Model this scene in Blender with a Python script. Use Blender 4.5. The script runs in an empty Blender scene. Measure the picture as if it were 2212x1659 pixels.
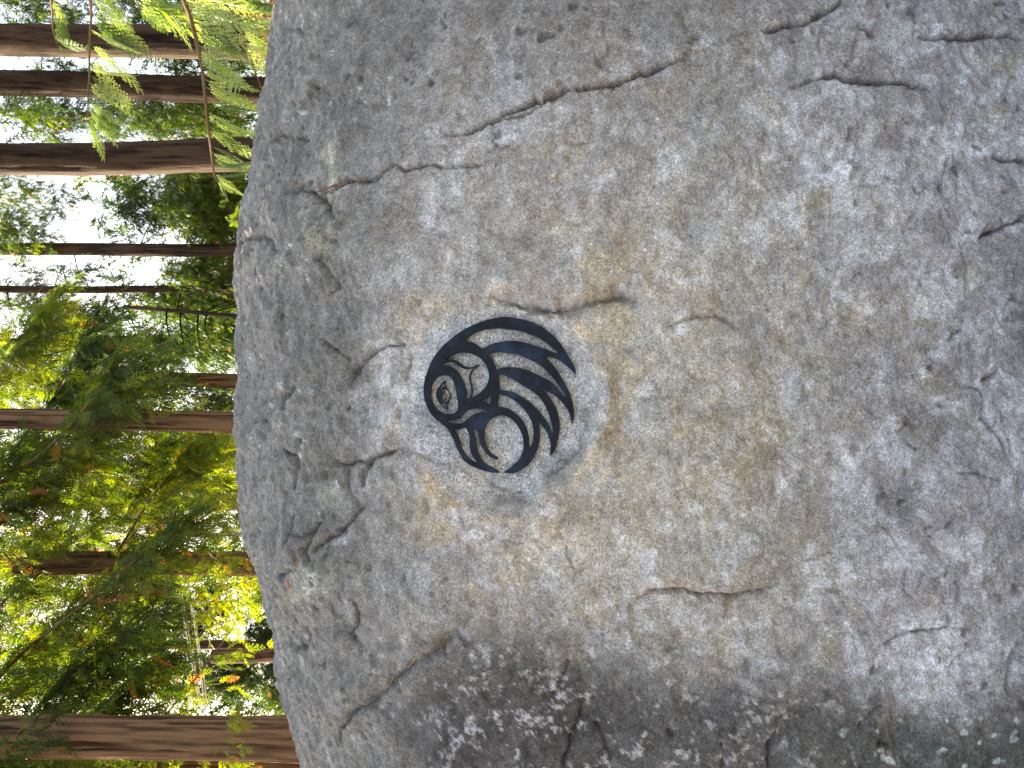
import bpy, math, random
import numpy as np
from mathutils import Vector, Matrix
R = math.radians
sc = bpy.context.scene
C = sc.collection

# ------------------------------------------------------------------ camera, world, sun, exposure
LENS = 30.0
EYE = 1.5
cam = bpy.data.objects.new('camera', bpy.data.cameras.new('camera'))
C.objects.link(cam)
cam.data.lens = LENS; cam.data.sensor_width = 36; cam.data.clip_start = 0.05; cam.data.clip_end = 2000
# the phone was held on its side: world up points to the left of the picture
cam.matrix_world = Matrix(((0, 1, 0, 0), (0, 0, -1, 0), (-1, 0, 0, EYE), (0, 0, 0, 1)))
sc.camera = cam

SUN_DIR = Vector((-0.70, 0.71, 0.0)).normalized() * math.cos(R(40)) + Vector((0, 0, math.sin(R(40))))
world = bpy.data.worlds.new('World'); sc.world = world; world.use_nodes = True
wn = world.node_tree.nodes; wn.clear()
wo = wn.new('ShaderNodeOutputWorld'); wb = wn.new('ShaderNodeBackground'); ws = wn.new('ShaderNodeTexSky')
ws.sky_type = 'NISHITA'; ws.sun_disc = False
ws.sun_elevation = R(40); ws.sun_rotation = math.atan2(SUN_DIR.x, SUN_DIR.y)
ws.air_density = 1.0; ws.dust_density = 4.0; ws.ozone_density = 0.6
wb.inputs['Strength'].default_value = 0.11
world.node_tree.links.new(ws.outputs[0], wb.inputs[0]); world.node_tree.links.new(wb.outputs[0], wo.inputs[0])
sl = bpy.data.lights.new('sun', 'SUN'); sl.energy = 5.0; sl.angle = R(0.5); sl.color = (1.0, 0.93, 0.80)
so = bpy.data.objects.new('sun', sl); C.objects.link(so)
so.rotation_euler = SUN_DIR.to_track_quat('Z', 'Y').to_euler(); so.location = (-8, 8, 20)
sc.view_settings.view_transform = 'Standard'; sc.view_settings.look = 'None'
sc.view_settings.exposure = 2.62; sc.view_settings.gamma = 1.0
sc.view_settings.use_curve_mapping = False
sc.view_settings.use_white_balance = True; sc.view_settings.white_balance_temperature = 7950; sc.view_settings.white_balance_tint = 9
sc.render.engine = 'CYCLES'
sc.cycles.max_bounces = 6; sc.cycles.transparent_max_bounces = 8
rng = np.random.default_rng(7); random.seed(7)

# ------------------------------------------------------------------ helpers
FP = 2212 * LENS / 36.0              # traced coordinates are in a 2212 x 1659 view of the photograph
def at(px, py, y):
    return Vector((-(py - 829.5) / FP * y, y, EYE - (px - 1106) / FP * y))
def tag(o, label=None, cat=None, group=None, kind=None):
    if label: o['label'] = label
    if cat: o['category'] = cat
    if group: o['group'] = group
    if kind: o['kind'] = kind
    return o
def empty(name, loc=(0, 0, 0)):
    o = bpy.data.objects.new(name, None); C.objects.link(o); o.location = loc; return o
def mesh_np(name, V, F, mat, parent=None, smooth=True, attrs=None, fsz=None):
    """V (n,3), F (m,k) index array, all faces of k corners"""
    V = np.asarray(V, np.float32); F = np.asarray(F, np.int32)
    me = bpy.data.meshes.new(name)
    k = F.shape[1]
    me.vertices.add(len(V)); me.vertices.foreach_set('co', V.ravel())
    me.loops.add(F.size); me.loops.foreach_set('vertex_index', F.ravel())
    me.polygons.add(len(F)); me.polygons.foreach_set('loop_start', np.arange(0, F.size, k, dtype=np.int32))
    me.polygons.foreach_set('loop_total', np.full(len(F), k, np.int32))
    me.polygons.foreach_set('use_smooth', np.full(len(F), smooth, bool))
    if attrs:
        for nm, a in attrs.items():
            a = np.asarray(a, np.float32)
            if a.ndim == 1:
                at_ = me.attributes.new(nm, 'FLOAT', 'POINT'); at_.data.foreach_set('value', a)
            else:
                at_ = me.attributes.new(nm, 'FLOAT_COLOR', 'POINT')
                b = np.ones((len(a), 4), np.float32); b[:, :3] = a
                at_.data.foreach_set('color', b.ravel())
    me.update(calc_edges=True); me.validate()
    me.materials.append(mat)
    o = bpy.data.objects.new(name, me); C.objects.link(o)
    if parent: o.parent = parent; o.matrix_parent_inverse = parent.matrix_world.inverted()
    return o
def obj_local(name, V, F, mat, parent, smooth=True, attrs=None):
    """world-space verts made local to the parent's location"""
    V = np.asarray(V, np.float32)
    if parent is not None:
        V = V - np.array(parent.location, np.float32)
    me = mesh_np(name, V, F, mat, None, smooth, attrs)
    if parent is not None: me.parent = parent
    return me
def srgb(r, g, b):
    c = np.array([r, g, b], float) / 255
    return np.where(c <= 0.04045, c / 12.92, ((c + 0.055) / 1.055) ** 2.4)

def _hash(ix, iy, iz, seed):
    h = (ix.astype(np.uint32) * np.uint32(374761393) + iy.astype(np.uint32) * np.uint32(668265263)
         + iz.astype(np.uint32) * np.uint32(2147483647) + np.uint32((seed * 1442695041) & 0xffffffff))
    h = (h ^ (h >> np.uint32(13))) * np.uint32(1274126177)
    h ^= h >> np.uint32(16); h = h * np.uint32(2246822519); h ^= h >> np.uint32(15)
    return h.astype(np.float32) / np.float32(4294967295.0)
def vnoise(P, f, seed=0):
    """value noise in -1..1"""
    Q = P * f + seed * 17.31
    I = np.floor(Q); T = Q - I; I = I.astype(np.int64)
    T = T * T * T * (T * (T * 6 - 15) + 10)
    x, y, z = I[:, 0], I[:, 1], I[:, 2]; a, b, c = T[:, 0], T[:, 1], T[:, 2]
    r = 0
    for dx in (0, 1):
        for dy in (0, 1):
            for dz in (0, 1):
                w = (a if dx else 1 - a) * (b if dy else 1 - b) * (c if dz else 1 - c)
                r = r + w * _hash(x + dx, y + dy, z + dz, seed)
    return (r * 2 - 1).astype(np.float64)
def fbm(P, f, o, seed=0, gain=0.5, lac=2.03):
    r = 0; a = 1; s = 0
    for i in range(o):
        r = r + a * vnoise(P, f, seed + i * 7); s += a; a *= gain; f *= lac
    return r / s
def ridged(P, f, o, seed=0, gain=0.5):
    r = 0; a = 1; s = 0
    for i in range(o):
        r = r + a * (1 - 2 * np.abs(vnoise(P, f, seed + i * 11))); s += a; a *= gain; f *= 2.1
    return r / s
def sstep(a, b, x):
    t = np.clip((x - a) / (b - a), 0, 1); return t * t * (3 - 2 * t)

# ------------------------------------------------------------------ materials
def new_mat(name):
    m = bpy.data.materials.new(name); m.use_nodes = True
    nt = m.node_tree; nt.nodes.clear()
    out = nt.nodes.new('ShaderNodeOutputMaterial')
    return m, nt, out
def node(nt, t, **kw):
    n = nt.nodes.new(t)
    for k, v in kw.items():
        if k in n.inputs: n.inputs[k].default_value = v
        else: setattr(n, k, v)
    return n
def mathn(nt, op, a, b=None, clamp=False):
    n = nt.nodes.new('ShaderNodeMath'); n.operation = op; n.use_clamp = clamp
    for i, v in enumerate((a, b)):
        if v is None: continue
        if isinstance(v, (int, float)): n.inputs[i].default_value = v
        else: nt.links.new(v, n.inputs[i])
    return n.outputs[0]
def ramp(nt, fac, stops):
    n = nt.nodes.new('ShaderNodeValToRGB'); e = n.color_ramp.elements
    while len(e) < len(stops): e.new(0.5)
    for q, (p, c) in zip(e, stops):
        q.position = p; q.color = (c[0], c[1], c[2], 1) if not isinstance(c, (int, float)) else (c, c, c, 1)
    nt.links.new(fac, n.inputs[0]); return n.outputs[0]
def mixc(nt, fac, a, b, mode='MIX'):
    n = nt.nodes.new('ShaderNodeMix'); n.data_type = 'RGBA'; n.blend_type = mode
    for i, v in ((0, fac), (6, a), (7, b)):
        if isinstance(v, (int, float)): n.inputs[i].default_value = v
        elif isinstance(v, tuple): n.inputs[i].default_value = (*v, 1)
        else: nt.links.new(v, n.inputs[i])
    return n.outputs[2]

def rock_material():
    m, nt, out = new_mat('boulder_granite')
    L = nt.links.new
    tc = node(nt, 'ShaderNodeTexCoord').outputs['Object']
    col = node(nt, 'ShaderNodeAttribute', attribute_name='rock_col').outputs['Color']
    grain = node(nt, 'ShaderNodeAttribute', attribute_name='grain').outputs['Fac']
    def noise(scale, detail, rough=0.6):
        n = node(nt, 'ShaderNodeTexNoise'); n.inputs['Scale'].default_value = scale
        n.inputs['Detail'].default_value = detail; n.inputs['Roughness'].default_value = rough
        L(tc, n.inputs['Vector']); return n.outputs['Fac']
    n1 = noise(34, 5, 0.7); n2 = noise(170, 3, 0.75); n3 = noise(420, 2, 0.7)
    v = node(nt, 'ShaderNodeTexVoronoi'); v.inputs['Scale'].default_value = 260; L(tc, v.inputs['Vector'])
    sep = node(nt, 'ShaderNodeSeparateColor'); L(v.outputs['Color'], sep.inputs[0])
    salt = ramp(nt, sep.outputs[0], [(0.0, 0.36), (0.16, 0.55), (0.22, 1.0), (0.75, 1.08), (0.92, 1.5)])
    f1 = ramp(nt, n1, [(0.3, 0.74), (0.5, 1.0), (0.72, 1.24)])
    f2 = ramp(nt, n2, [(0.34, 0.6), (0.46, 0.93), (0.54, 1.05), (0.66, 1.45)])
    f3 = ramp(nt, n3, [(0.34, 0.55), (0.5, 1.0), (0.66, 1.6)])
    c = mixc(nt, 1.0, col, f1, 'MULTIPLY')
    c = mixc(nt, 0.85, c, f2, 'MULTIPLY')
    c = mixc(nt, 0.8, c, f3, 'MULTIPLY')
    c = mixc(nt, mathn(nt, 'MULTIPLY', grain, 0.75), c, salt, 'MULTIPLY')
    p = node(nt, 'ShaderNodeBsdfPrincipled', Roughness=0.93)
    p.inputs['Specular IOR Level'].default_value = 0.25
    L(c, p.inputs['Base Color'])
    n4 = noise(85, 5, 0.72)
    b1 = node(nt, 'ShaderNodeBump'); b1.inputs['Strength'].default_value = 0.65; b1.inputs['Distance'].default_value = 0.006
    L(n4, b1.inputs['Height'])
    b2 = node(nt, 'ShaderNodeBump'); b2.inputs['Strength'].default_value = 0.7; b2.inputs['Distance'].default_value = 0.0022
    L(n2, b2.inputs['Height']); L(b1.outputs[0], b2.inputs['Normal'])
    L(b2.outputs[0], p.inputs['Normal'])
    L(p.outputs[0], out.inputs[0])
    return m
def bark_material(name, dark, mid, light, sx=26, sz=3.0):
    m, nt, out = new_mat(name); L = nt.links.new
    tc = node(nt, 'ShaderNodeTexCoord').outputs['Object']
    mp = node(nt, 'ShaderNodeMapping'); mp.inputs['Scale'].default_value = (sx, sx, sz); L(tc, mp.inputs[0])
    n = node(nt, 'ShaderNodeTexNoise'); n.inputs['Scale'].default_value = 1.0; n.inputs['Detail'].default_value = 6
    n.inputs['Roughness'].default_value = 0.7; L(mp.outputs[0], n.inputs['Vector'])
    n2 = node(nt, 'ShaderNodeTexNoise'); n2.inputs['Scale'].default_value = 1.3; n2.inputs['Detail'].default_value = 4; L(tc, n2.inputs['Vector'])
    cv = node(nt, 'ShaderNodeAttribute', attribute_name='groove').outputs['Fac']
    h = mathn(nt, 'ADD', mathn(nt, 'MULTIPLY', n.outputs['Fac'], 0.55), mathn(nt, 'MULTIPLY', cv, 0.45))
    c = ramp(nt, h, [(0.36, dark), (0.5, mid), (0.64, light)])
    c = mixc(nt, 0.5, c, ramp(nt, n2.outputs['Fac'], [(0.3, (0.6, 0.62, 0.62)), (0.7, (1.3, 1.2, 1.1))]), 'MULTIPLY')
    p = node(nt, 'ShaderNodeBsdfPrincipled', Roughness=0.95); p.inputs['Specular IOR Level'].default_value = 0.15
    L(c, p.inputs['Base Color'])
    b = node(nt, 'ShaderNodeBump'); b.inputs['Strength'].default_value = 0.9; b.inputs['Distance'].default_value = 0.03
    L(n.outputs['Fac'], b.inputs['Height']); L(b.outputs[0], p.inputs['Normal'])
    L(p.outputs[0], out.inputs[0]); return m
def leaf_material(name, stops, trans=0.5, gloss=0.12, tmul=(1.5, 1.55, 0.6)):
    m, nt, out = new_mat(name); L = nt.links.new
    t = node(nt, 'ShaderNodeAttribute', attribute_name='tint').outputs['Fac']
    c = ramp(nt, t, stops)
    d = node(nt, 'ShaderNodeBsdfDiffuse'); L(c, d.inputs[0])
    tr = node(nt, 'ShaderNodeBsdfTranslucent'); L(mixc(nt, 1.0, c, tmul, 'MULTIPLY'), tr.inputs[0])
    mx = node(nt, 'ShaderNodeMixShader'); mx.inputs[0].default_value = trans
    L(d.outputs[0], mx.inputs[1]); L(tr.outputs[0], mx.inputs[2])
    g = node(nt, 'ShaderNodeBsdfGlossy'); g.inputs['Roughness'].default_value = 0.42; g.inputs[0].default_value = (0.8, 0.85, 0.75, 1)
    m2 = node(nt, 'ShaderNodeMixShader'); m2.inputs[0].default_value = gloss
    L(mx.outputs[0], m2.inputs[1]); L(g.outputs[0], m2.inputs[2])
    L(m2.outputs[0], out.inputs[0]); return m
def plain_material(name, col, rough=0.8, var=0.3, scale=40, metallic=0.0):
    m, nt, out = new_mat(name); L = nt.links.new
    tc = node(nt, 'ShaderNodeTexCoord').outputs['Object']
    n = node(nt, 'ShaderNodeTexNoise'); n.inputs['Scale'].default_value = scale; n.inputs['Detail'].default_value = 5; L(tc, n.inputs['Vector'])
    c = ramp(nt, n.outputs['Fac'], [(0.3, tuple(q * (1 - var) for q in col)), (0.7, tuple(q * (1 + var) for q in col))])
    p = node(nt, 'ShaderNodeBsdfPrincipled', Roughness=rough, Metallic=metallic)
    L(c, p.inputs['Base Color']); L(p.outputs[0], out.inputs[0]); return m

M_ROCK = rock_material()
M_BARK = bark_material('cedar_bark', (0.008, 0.006, 0.005), (0.030, 0.019, 0.013), (0.066, 0.044, 0.031))
M_BARK_RED = bark_material('red_cedar_bark', (0.016, 0.009, 0.006), (0.080, 0.045, 0.028), (0.21, 0.13, 0.08), 30, 1.6)
GREENS = [(0.0, (0.008, 0.020, 0.008)), (0.35, (0.020, 0.044, 0.010)), (0.62, (0.060, 0.100, 0.014)), (0.88, (0.15, 0.18, 0.022)), (0.93, (0.21, 0.10, 0.035)), (1.0, (0.20, 0.075, 0.035))]
M_LEAF = leaf_material('cedar_foliage', GREENS, 0.60, 0.035, (2.3, 2.2, 0.55))
M_FROND = leaf_material('near_frond', [(0.0, (0.025, 0.06, 0.008)), (0.45, (0.11, 0.17, 0.03)), (1.0, (0.34, 0.38, 0.17))], 0.5, 0.06, (2.1, 2.3, 1.1))
M_DEAD = leaf_material('dead_foliage', [(0.0, (0.22, 0.08, 0.025)), (1.0, (0.45, 0.22, 0.08))], 0.4, 0.05, (1.2, 1.0, 0.8))
M_TWIG = plain_material('twig', (0.16, 0.085, 0.04), 0.8)
M_NEEDLE = plain_material('dry_needle', (0.36, 0.23, 0.10), 0.7)
M_REDTWIG = plain_material('rust_twig', (0.20, 0.075, 0.035), 0.8)

# ------------------------------------------------------------------ ground
def build_ground():
    n = 161
    g = np.sign(np.linspace(-1, 1, n)) * np.abs(np.linspace(-1, 1, n)) ** 3 * 400
    X, Y = np.meshgrid(g, g, indexing='ij')
    P = np.stack([X.ravel(), Y.ravel(), np.zeros(n * n)], 1)
    P[:, 2] = 0.12 * fbm(P, 0.35, 3, 5) - 0.05 + 1.5 * sstep(15, 120, np.hypot(P[:, 0], P[:, 1])) * vnoise(P, 0.012, 3)
    near = np.exp(-((P[:, 0]) ** 2 + (P[:, 1] - 1) ** 2) / 16); P[:, 2] *= (1 - near)
    i = np.arange((n - 1) * (n - 1)); a = (i // (n - 1)) * n + i % (n - 1)
    F = np.stack([a, a + n, a + n + 1, a + 1], 1)
    m, nt, out = new_mat('forest_floor'); L = nt.links.new
    tc = node(nt, 'ShaderNodeTexCoord').outputs['Object']
    n1 = node(nt, 'ShaderNodeTexNoise'); n1.inputs['Scale'].default_value = 0.7; n1.inputs['Detail'].default_value = 8; L(tc, n1.inputs['Vector'])
    n2 = node(nt, 'ShaderNodeTexNoise'); n2.inputs['Scale'].default_value = 30; n2.inputs['Detail'].default_value = 6; L(tc, n2.inputs['Vector'])
    c = ramp(nt, n1.outputs['Fac'], [(0.35, (0.10, 0.065, 0.04)), (0.55, (0.14, 0.10, 0.06)), (0.68, (0.05, 0.075, 0.02))])
    c = mixc(nt, 0.8, c, ramp(nt, n2.outputs['Fac'], [(0.3, 0.5), (0.7, 1.5)]), 'MULTIPLY')
    p = node(nt, 'ShaderNodeBsdfPrincipled', Roughness=0.95); L(c, p.inputs['Base Color'])
    b = node(nt, 'ShaderNodeBump'); b.inputs['Distance'].default_value = 0.03; L(n2.outputs['Fac'], b.inputs['Height']); L(b.outputs[0], p.inputs['Normal'])
    L(p.outputs[0], out.inputs[0])
    tag(mesh_np('ground', P, F, m), 'brown forest floor of needles and moss around the boulder', None, None, 'structure')
build_ground()

# ------------------------------------------------------------------ boulder
NU, NV = 650, 715
PROF = np.array([(2.30, -0.35), (2.14, -0.05), (2.045, 0.35), (1.99, 0.8), (1.98, 1.2), (2.0, 1.5), (2.06, 1.76), (2.19, 2.0), (2.36, 2.165),
                 (2.6, 2.30), (2.9, 2.41), (3.4, 2.47), (4.0, 2.38), (4.5, 2.05), (4.85, 1.4), (4.95, 0.6), (4.85, -0.35)])
def catmull(P, n, closed=False):
    P = np.asarray(P, float); out = []
    m = len(P); segs = m if closed else m - 1
    for i in range(segs):
        g = lambda k: P[k % m] if closed else P[min(max(k, 0), m - 1)]
        p0, p1, p2, p3 = g(i - 1), g(i), g(i + 1), g(i + 2)
        for t in np.linspace(0, 1, n, endpoint=False):
            out.append(0.5 * ((2 * p1) + (-p0 + p2) * t + (2 * p0 - 5 * p1 + 4 * p2 - p3) * t * t + (-p0 + 3 * p1 - 3 * p2 + p3) * t ** 3))
    if not closed: out.append(P[-1])
    return np.array(out)
prof = catmull(PROF, 30)
SIL = np.array([(-400, 720), (0, 605), (60, 591), (120, 583), (200, 574), (260, 560), (340, 548), (400, 543), (470, 533), (520, 525), (640, 520), (750, 516), (850, 514), (908, 511),
                (1000, 513), (1100, 516), (1200, 527), (1250, 546), (1300, 563), (1400, 585), (1450, 598), (1500, 607), (1550, 622), (1600, 638), (1659, 652), (2100, 800)], float)
A_HALF, XC, YC = 2.35, 0.02, 3.3
def boulder():
    # parameter spacing: fine on the side the path looks at, coarse elsewhere
    arc = np.concatenate([[0], np.cumsum(np.hypot(*np.diff(prof, axis=0).T))])
    # density along the profile by its y,z
    mid = (prof[1:] + prof[:-1]) / 2
    dens = np.where((mid[:, 0] < 3.05) & (mid[:, 1] > 0.15), 1.0, 0.10)
    dens = np.where((mid[:, 0] < 2.6) & (mid[:, 1] > 2.0), 0.75, dens)
    w = np.concatenate([[0], np.cumsum(np.diff(arc) * dens)])
    s = np.interp(np.linspace(0, w[-1], NV), w, arc)
    py_ = np.interp(s, arc, prof[:, 0]); pz_ = np.interp(s, arc, prof[:, 1])
    xs = np.linspace(-A_HALF, A_HALF, 4001)[1:-1]
    dx = np.where(np.abs(xs) < 1.06, 1.0, np.where(np.abs(xs) < 1.45, 0.5, 0.12)) + 0.4 * (np.abs(xs) > A_HALF * 0.985)
    wx = np.cumsum(dx); X = np.interp(np.linspace(wx[0], wx[-1], NU), wx, xs)
    S = (1 - np.abs(X / A_HALF) ** 2.6) ** (1 / 2.6)
    Xg = np.repeat((X + XC)[:, None], NV, 1)
    Yg = YC + (py_[None] - YC) * S[:, None]
    Zg = pz_[None] * S[:, None] * np.ones((NU, 1))
    # slight skew of the front face so that it is not symmetric
    Yg = Yg + 0.05 * Xg * np.clip(1 - (Yg - 2) / 2, 0, 1)
    # fit the crest height to the outline of the real stone
    up = sstep(1.45, 2.1, pz_)[None]
    for _ in range(7):
        tan = (Zg - EYE) / Yg
        k = tan.argmax(1); r = np.arange(NU)
        px = 1106 - tan[r, k] * FP; py = 829.5 - Xg[r, k] / Yg[r, k] * FP
        tgt = np.interp(py, SIL[:, 0], SIL[:, 1])
        dz = (px - tgt) / FP * Yg[r, k]
        ok = np.abs(Xg[:, 0]) < 1.75
        dz = np.where(ok, dz, 0) * np.clip((1.9 - np.abs(Xg[:, 0])) / 0.3, 0, 1)
        kk = np.hanning(25); kk /= kk.sum(); dz = np.convolve(np.pad(dz, 12, 'edge'), kk, 'valid')
        Zg = Zg + dz[:, None] * up * 0.9
    def normals(Xg, Yg, Zg):
        P = np.stack([Xg, Yg, Zg], -1)
        du = np.gradient(P, axis=0); dv = np.gradient(P, axis=1)
        n = np.cross(dv, du); n /= np.linalg.norm(n, axis=-1, keepdims=True) + 1e-12
        return n
    N = normals(Xg, Yg, Zg)
    mid_i, mid_j = NU // 2, NV // 3
    if N[mid_i, mid_j, 1] > 0: N = -N
    P = np.stack([Xg, Yg, Zg], -1).reshape(-1, 3); N = N.reshape(-1, 3)
    px = 1106 - (P[:, 2] - EYE) / P[:, 1] * FP
    py = 829.5 - P[:, 0] / P[:, 1] * FP
    front = (N[:, 1] * P[:, 1] + N[:, 0] * P[:, 0] + N[:, 2] * (P[:, 2] - EYE)) < 0.15
    front &= P[:, 1] < 3.2
    # ---------------- relief
    W = P + 0.05 * np.stack([fbm(P, 5, 3, 31), fbm(P, 5, 3, 47), fbm(P, 5, 3, 59)], 1)
    top = sstep(860, 600, px) * (P[:, 1] < 3.4)
    nf = fbm(P, 11, 3, 141); n_lip = fbm(P, 6, 2, 143)
    flat = np.exp(-((((px - 1080) / 203) ** 2 + ((py - 862) / 216) ** 2) * (1 + 0.20 * nf)) ** 6)
    lown = fbm(P, 5, 2, 151)
    d = 0.034 * fbm(P, 2.1, 3, 1) + 0.016 * fbm(W, 6, 3, 9) * (1 + 0.8 * top)
    for bx, by, sx, sy, am in ((805, 925, 75, 62, .022), (1000, 1135, 120, 62, .024), (905, 1050, 60, 36, .014), (1175, 615, 120, 40, .022), (1000, 1200, 50, 40, -.014),
                               (1180, 1130, 60, 60, .014), (1520, 1225, 160, 50, .020), (1330, 300, 220, 70, .016), (760, 500, 90, 110, .014), (830, 700, 90, 60, .014), (640, 1180, 70, 60, .012),
                               (900, 1250, 110, 80, .012), (1500, 760, 140, 60, .014), (1340, 760, 60, 90, -.008), (1850, 260, 130, 60, .016), (1900, 480, 140, 90, .012), (2000, 1250, 130, 90, .012), (1750, 1050, 120, 120, -.012)):
        d += am * np.exp(-((px + 26 * lown - bx) / sx) ** 2 - ((py + 26 * np.roll(lown, 9001) - by) / sy) ** 2) * front
    # flaked plates: broad terraces broken off along wandering edges
    Q = W * np.array([1.0, 1.0, 1.0])
    t1 = fbm(Q, 3.6, 5, 71, 0.56) * 4.0
    fl = np.floor(t1); fr = t1 - fl
    d += 0.007 * (sstep(0.70, 1.0, fr) + fl - t1 * 0.75) * (1 - 0.9 * flat)
    t2 = fbm(W * np.array([0.7, 1.2, 1.6]), 8, 4, 83, 0.55) * 3.0
    fl = np.floor(t2); fr = t2 - fl
    d += (0.0022 + 0.008 * top) * (sstep(0.66, 1.0, fr) + fl - t2 * 0.7) * (1 - 0.9 * flat)
    d += (0.0036 * fbm(W, 22, 4, 13, 0.6) + 0.0016 * fbm(P, 90, 3, 21, 0.65)) * (1 - 0.75 * flat)
    d += top * (0.011 * ridged(W * np.array([0.55, 1, 1.9]), 7, 3, 91) + 0.004 * ridged(W * np.array([0.6, 1, 1.4]), 26, 2, 95))
    pit = vnoise(W, 30, 101) * 0.6 + vnoise(W, 60, 103) * 0.4
    ctr = np.exp(-((px - 1400) / 520) ** 2 - ((py - 850) / 520) ** 2)
    d -= 0.006 * sstep(0.50, 0.8, pit) * (1 - flat) * (1 - 0.9 * ctr)
    rad_ = np.sqrt(((px - 1080) / 203) ** 2 + ((py - 862) / 216) ** 2) * (1 + 0.10 * nf)
    d += (0.009 + 0.009 * sstep(760, 1100, px) * sstep(700, 950, py) + 0.012 * np.clip(n_lip, -0.6, 1)) * np.exp(-((rad_ - 1.13) / 0.13) ** 2)
    wob = fbm(P, 12, 3, 111); wob2 = fbm(P, 40, 3, 119); wob3 = fbm(P, 110, 2, 127)
    lipn = np.clip(0.55 + 1.3 * fbm(P, 9, 3, 129), 0.05, 1.6)
    dc = np.zeros(len(P)); crackm = np.zeros(len(P)); rust = np.zeros(len(P))
    idx_all = np.where(front)[0]
    def crack(pts, w=4.0, depth=0.014, step=0.0, sw=30.0, dirt=0.7, redness=0.0, wobble=5.0, taper=True, clr=1.0):
        pts = np.array(pts, float)
        pad = max(3.5 * w, 5 * sw) + 20
        mn = pts.min(0) - pad; mx = pts.max(0) + pad
        ii = idx_all[(px[idx_all] > mn[0]) & (px[idx_all] < mx[0]) & (py[idx_all] > mn[1]) & (py[idx_all] < mx[1])]
        if len(ii) == 0: return
        sh = 977 * 13
        qx = px[ii] + wobble * 1.6 * wob[ii] + 5 * wob2[ii] + 2.2 * wob3[ii]; qy = py[ii] + wobble * 1.6 * np.roll(wob, sh)[ii] + 5 * np.roll(wob2, sh)[ii] + 2.2 * np.roll(wob3, sh)[ii]
        best = np.full(len(ii), 1e9); side = np.zeros(len(ii)); tpar = np.zeros(len(ii))
        seg = np.hypot(*np.diff(pts, axis=0).T); cum = np.concatenate([[0], np.cumsum(seg)])
        for k in range(len(pts) - 1):
            a, b = pts[k], pts[k + 1]; v = b - a; l2 = (v ** 2).sum()
            t = np.clip(((qx - a[0]) * v[0] + (qy - a[1]) * v[1]) / l2, 0, 1)
            ox = qx - (a[0] + t * v[0]); oy = qy - (a[1] + t * v[1]); dd = np.hypot(ox, oy)
            m = dd < best; best = np.where(m, dd, best)
            side = np.where(m, np.sign(v[0] * oy - v[1] * ox), side); tpar = np.where(m, (cum[k] + t * seg[k]) / cum[-1], tpar)
        tp = (np.clip(np.minimum(tpar, 1 - tpar) * 6, 0, 1) ** 0.6) if taper else 1.0
        ww = w * 0.72 * (0.35 + 1.0 * np.clip(wob2[ii] + 0.55, 0, 1.4))
        core = np.exp(-(best / ww) ** 1.25) * tp * (0.78 + 0.22 * lipn[ii].clip(0, 1))
        d[ii] -= depth * core; dc[ii] += depth * core
        if step:
            d[ii] += np.where(side < 0, 1, -0.35) * step * 0.62 * lipn[ii] * np.exp(-(best / (1.5 * sw)) ** 0.9) * tp * sstep(-1.0, 2.5, best)
        crackm[ii] = np.maximum(crackm[ii], core * dirt * clr)
        rust[ii] = np.maximum(rust[ii], np.exp(-(best / (ww * 3.0)) ** 1.5) * tp * redness)
    K = crack
    K([(950,297),(1000,292),(1040,278),(1075,258),(1090,247),(1140,228),(1190,210),(1230,195),(1290,187),(1330,180),(1380,165),(1440,145),(1500,120)], 4.4, .032, .016, 50, .85, .4)
    K([(1490,124),(1530,108),(1580,90),(1645,68)], 3.2, .008, .008, 45, .25)
    K([(1075,262),(1110,254),(1145,240),(1180,222)], 4, .018, 0, 30, .9, 1.0)
    K([(600,415),(643,410),(662,413),(683,422),(703,439),(716,456),(724,475)], 5, .024, -.008, 25, .9, .2)
    K([(683,420),(716,407),(750,390),(783,387),(810,384),(837,360),(850,355),(870,364),(897,360),(917,357),(961,364),(1001,360),(1065,352)], 5, .020, .010, 28, .7, .5)
    K([(569,345),(582,311),(602,288),(629,295),(650,292)], 4.5, .016, .004, 20, .8)
    K([(616,64),(639,54),(649,74),(642,97)], 5, .016, .004, 20, .8)
    K([(520,545),(535,524),(555,514),(582,516),(590,549)], 5, .020, -.006, 22, .8, .4)
    K([(1700,200),(1740,187),(1774,176),(1807,171),(1828,178),(1874,182),(1925,187),(1961,184),(1995,194),(2025,199)], 5, .026, .012, 35, .95)
    K([(1640,69),(1673,67),(1700,55),(1740,50),(1774,32),(1801,17),(1825,-8)], 5, .026, .012, 35, .9)
    K([(1975,78),(2008,85),(2059,87),(2102,87),(2142,80),(2176,80),(2222,94)], 5, .022, .012, 40, .8)
    K([(1975,90),(1977,44),(1978,13),(1995,-5)], 4, .012, -.010, 30, .5)
    K([(1850,66),(1870,70),(1893,83)], 6, .02, .004, 20, 1.0)
    K([(2136,336),(2162,350),(2189,348),(2220,357)], 6, .022, .006, 25, 1.0)
    K([(2110,515),(2149,499),(2176,485),(2220,466)], 6, .026, .012, 30, 1.0)
    K([(1060,640),(1095,650),(1121,657),(1171,668),(1211,673),(1258,665),(1292,651),(1325,643),(1355,643),(1389,653)], 13, .036, .026, 42, .35, .5)
    K([(1150,663),(1190,670),(1225,671)], 6, .016, 0, 20, .75)
    K([(1440,706),(1483,690),(1516,681),(1547,681),(1573,690),(1597,713),(1625,718)], 6, .013, .012, 30, .35, .4)
    K([(743,835),(760,804),(783,774),(807,757),(834,747),(872,742)], 6, .024, .010, 28, .45)
    K([(680,724),(709,747),(729,760),(752,778)], 5, .018, .006, 24, .6)
    K([(699,672),(706,636),(730,619),(733,592)], 4, .012, 0, 20, .6)
    K([(709,1001),(736,1008),(763,1001),(790,1005),(806,991),(837,981),(863,968)], 7, .026, .004, 25, .8)
    K([(774,1060),(783,1025),(795,1000)], 7, .022, 0, 25, .9)
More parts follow.
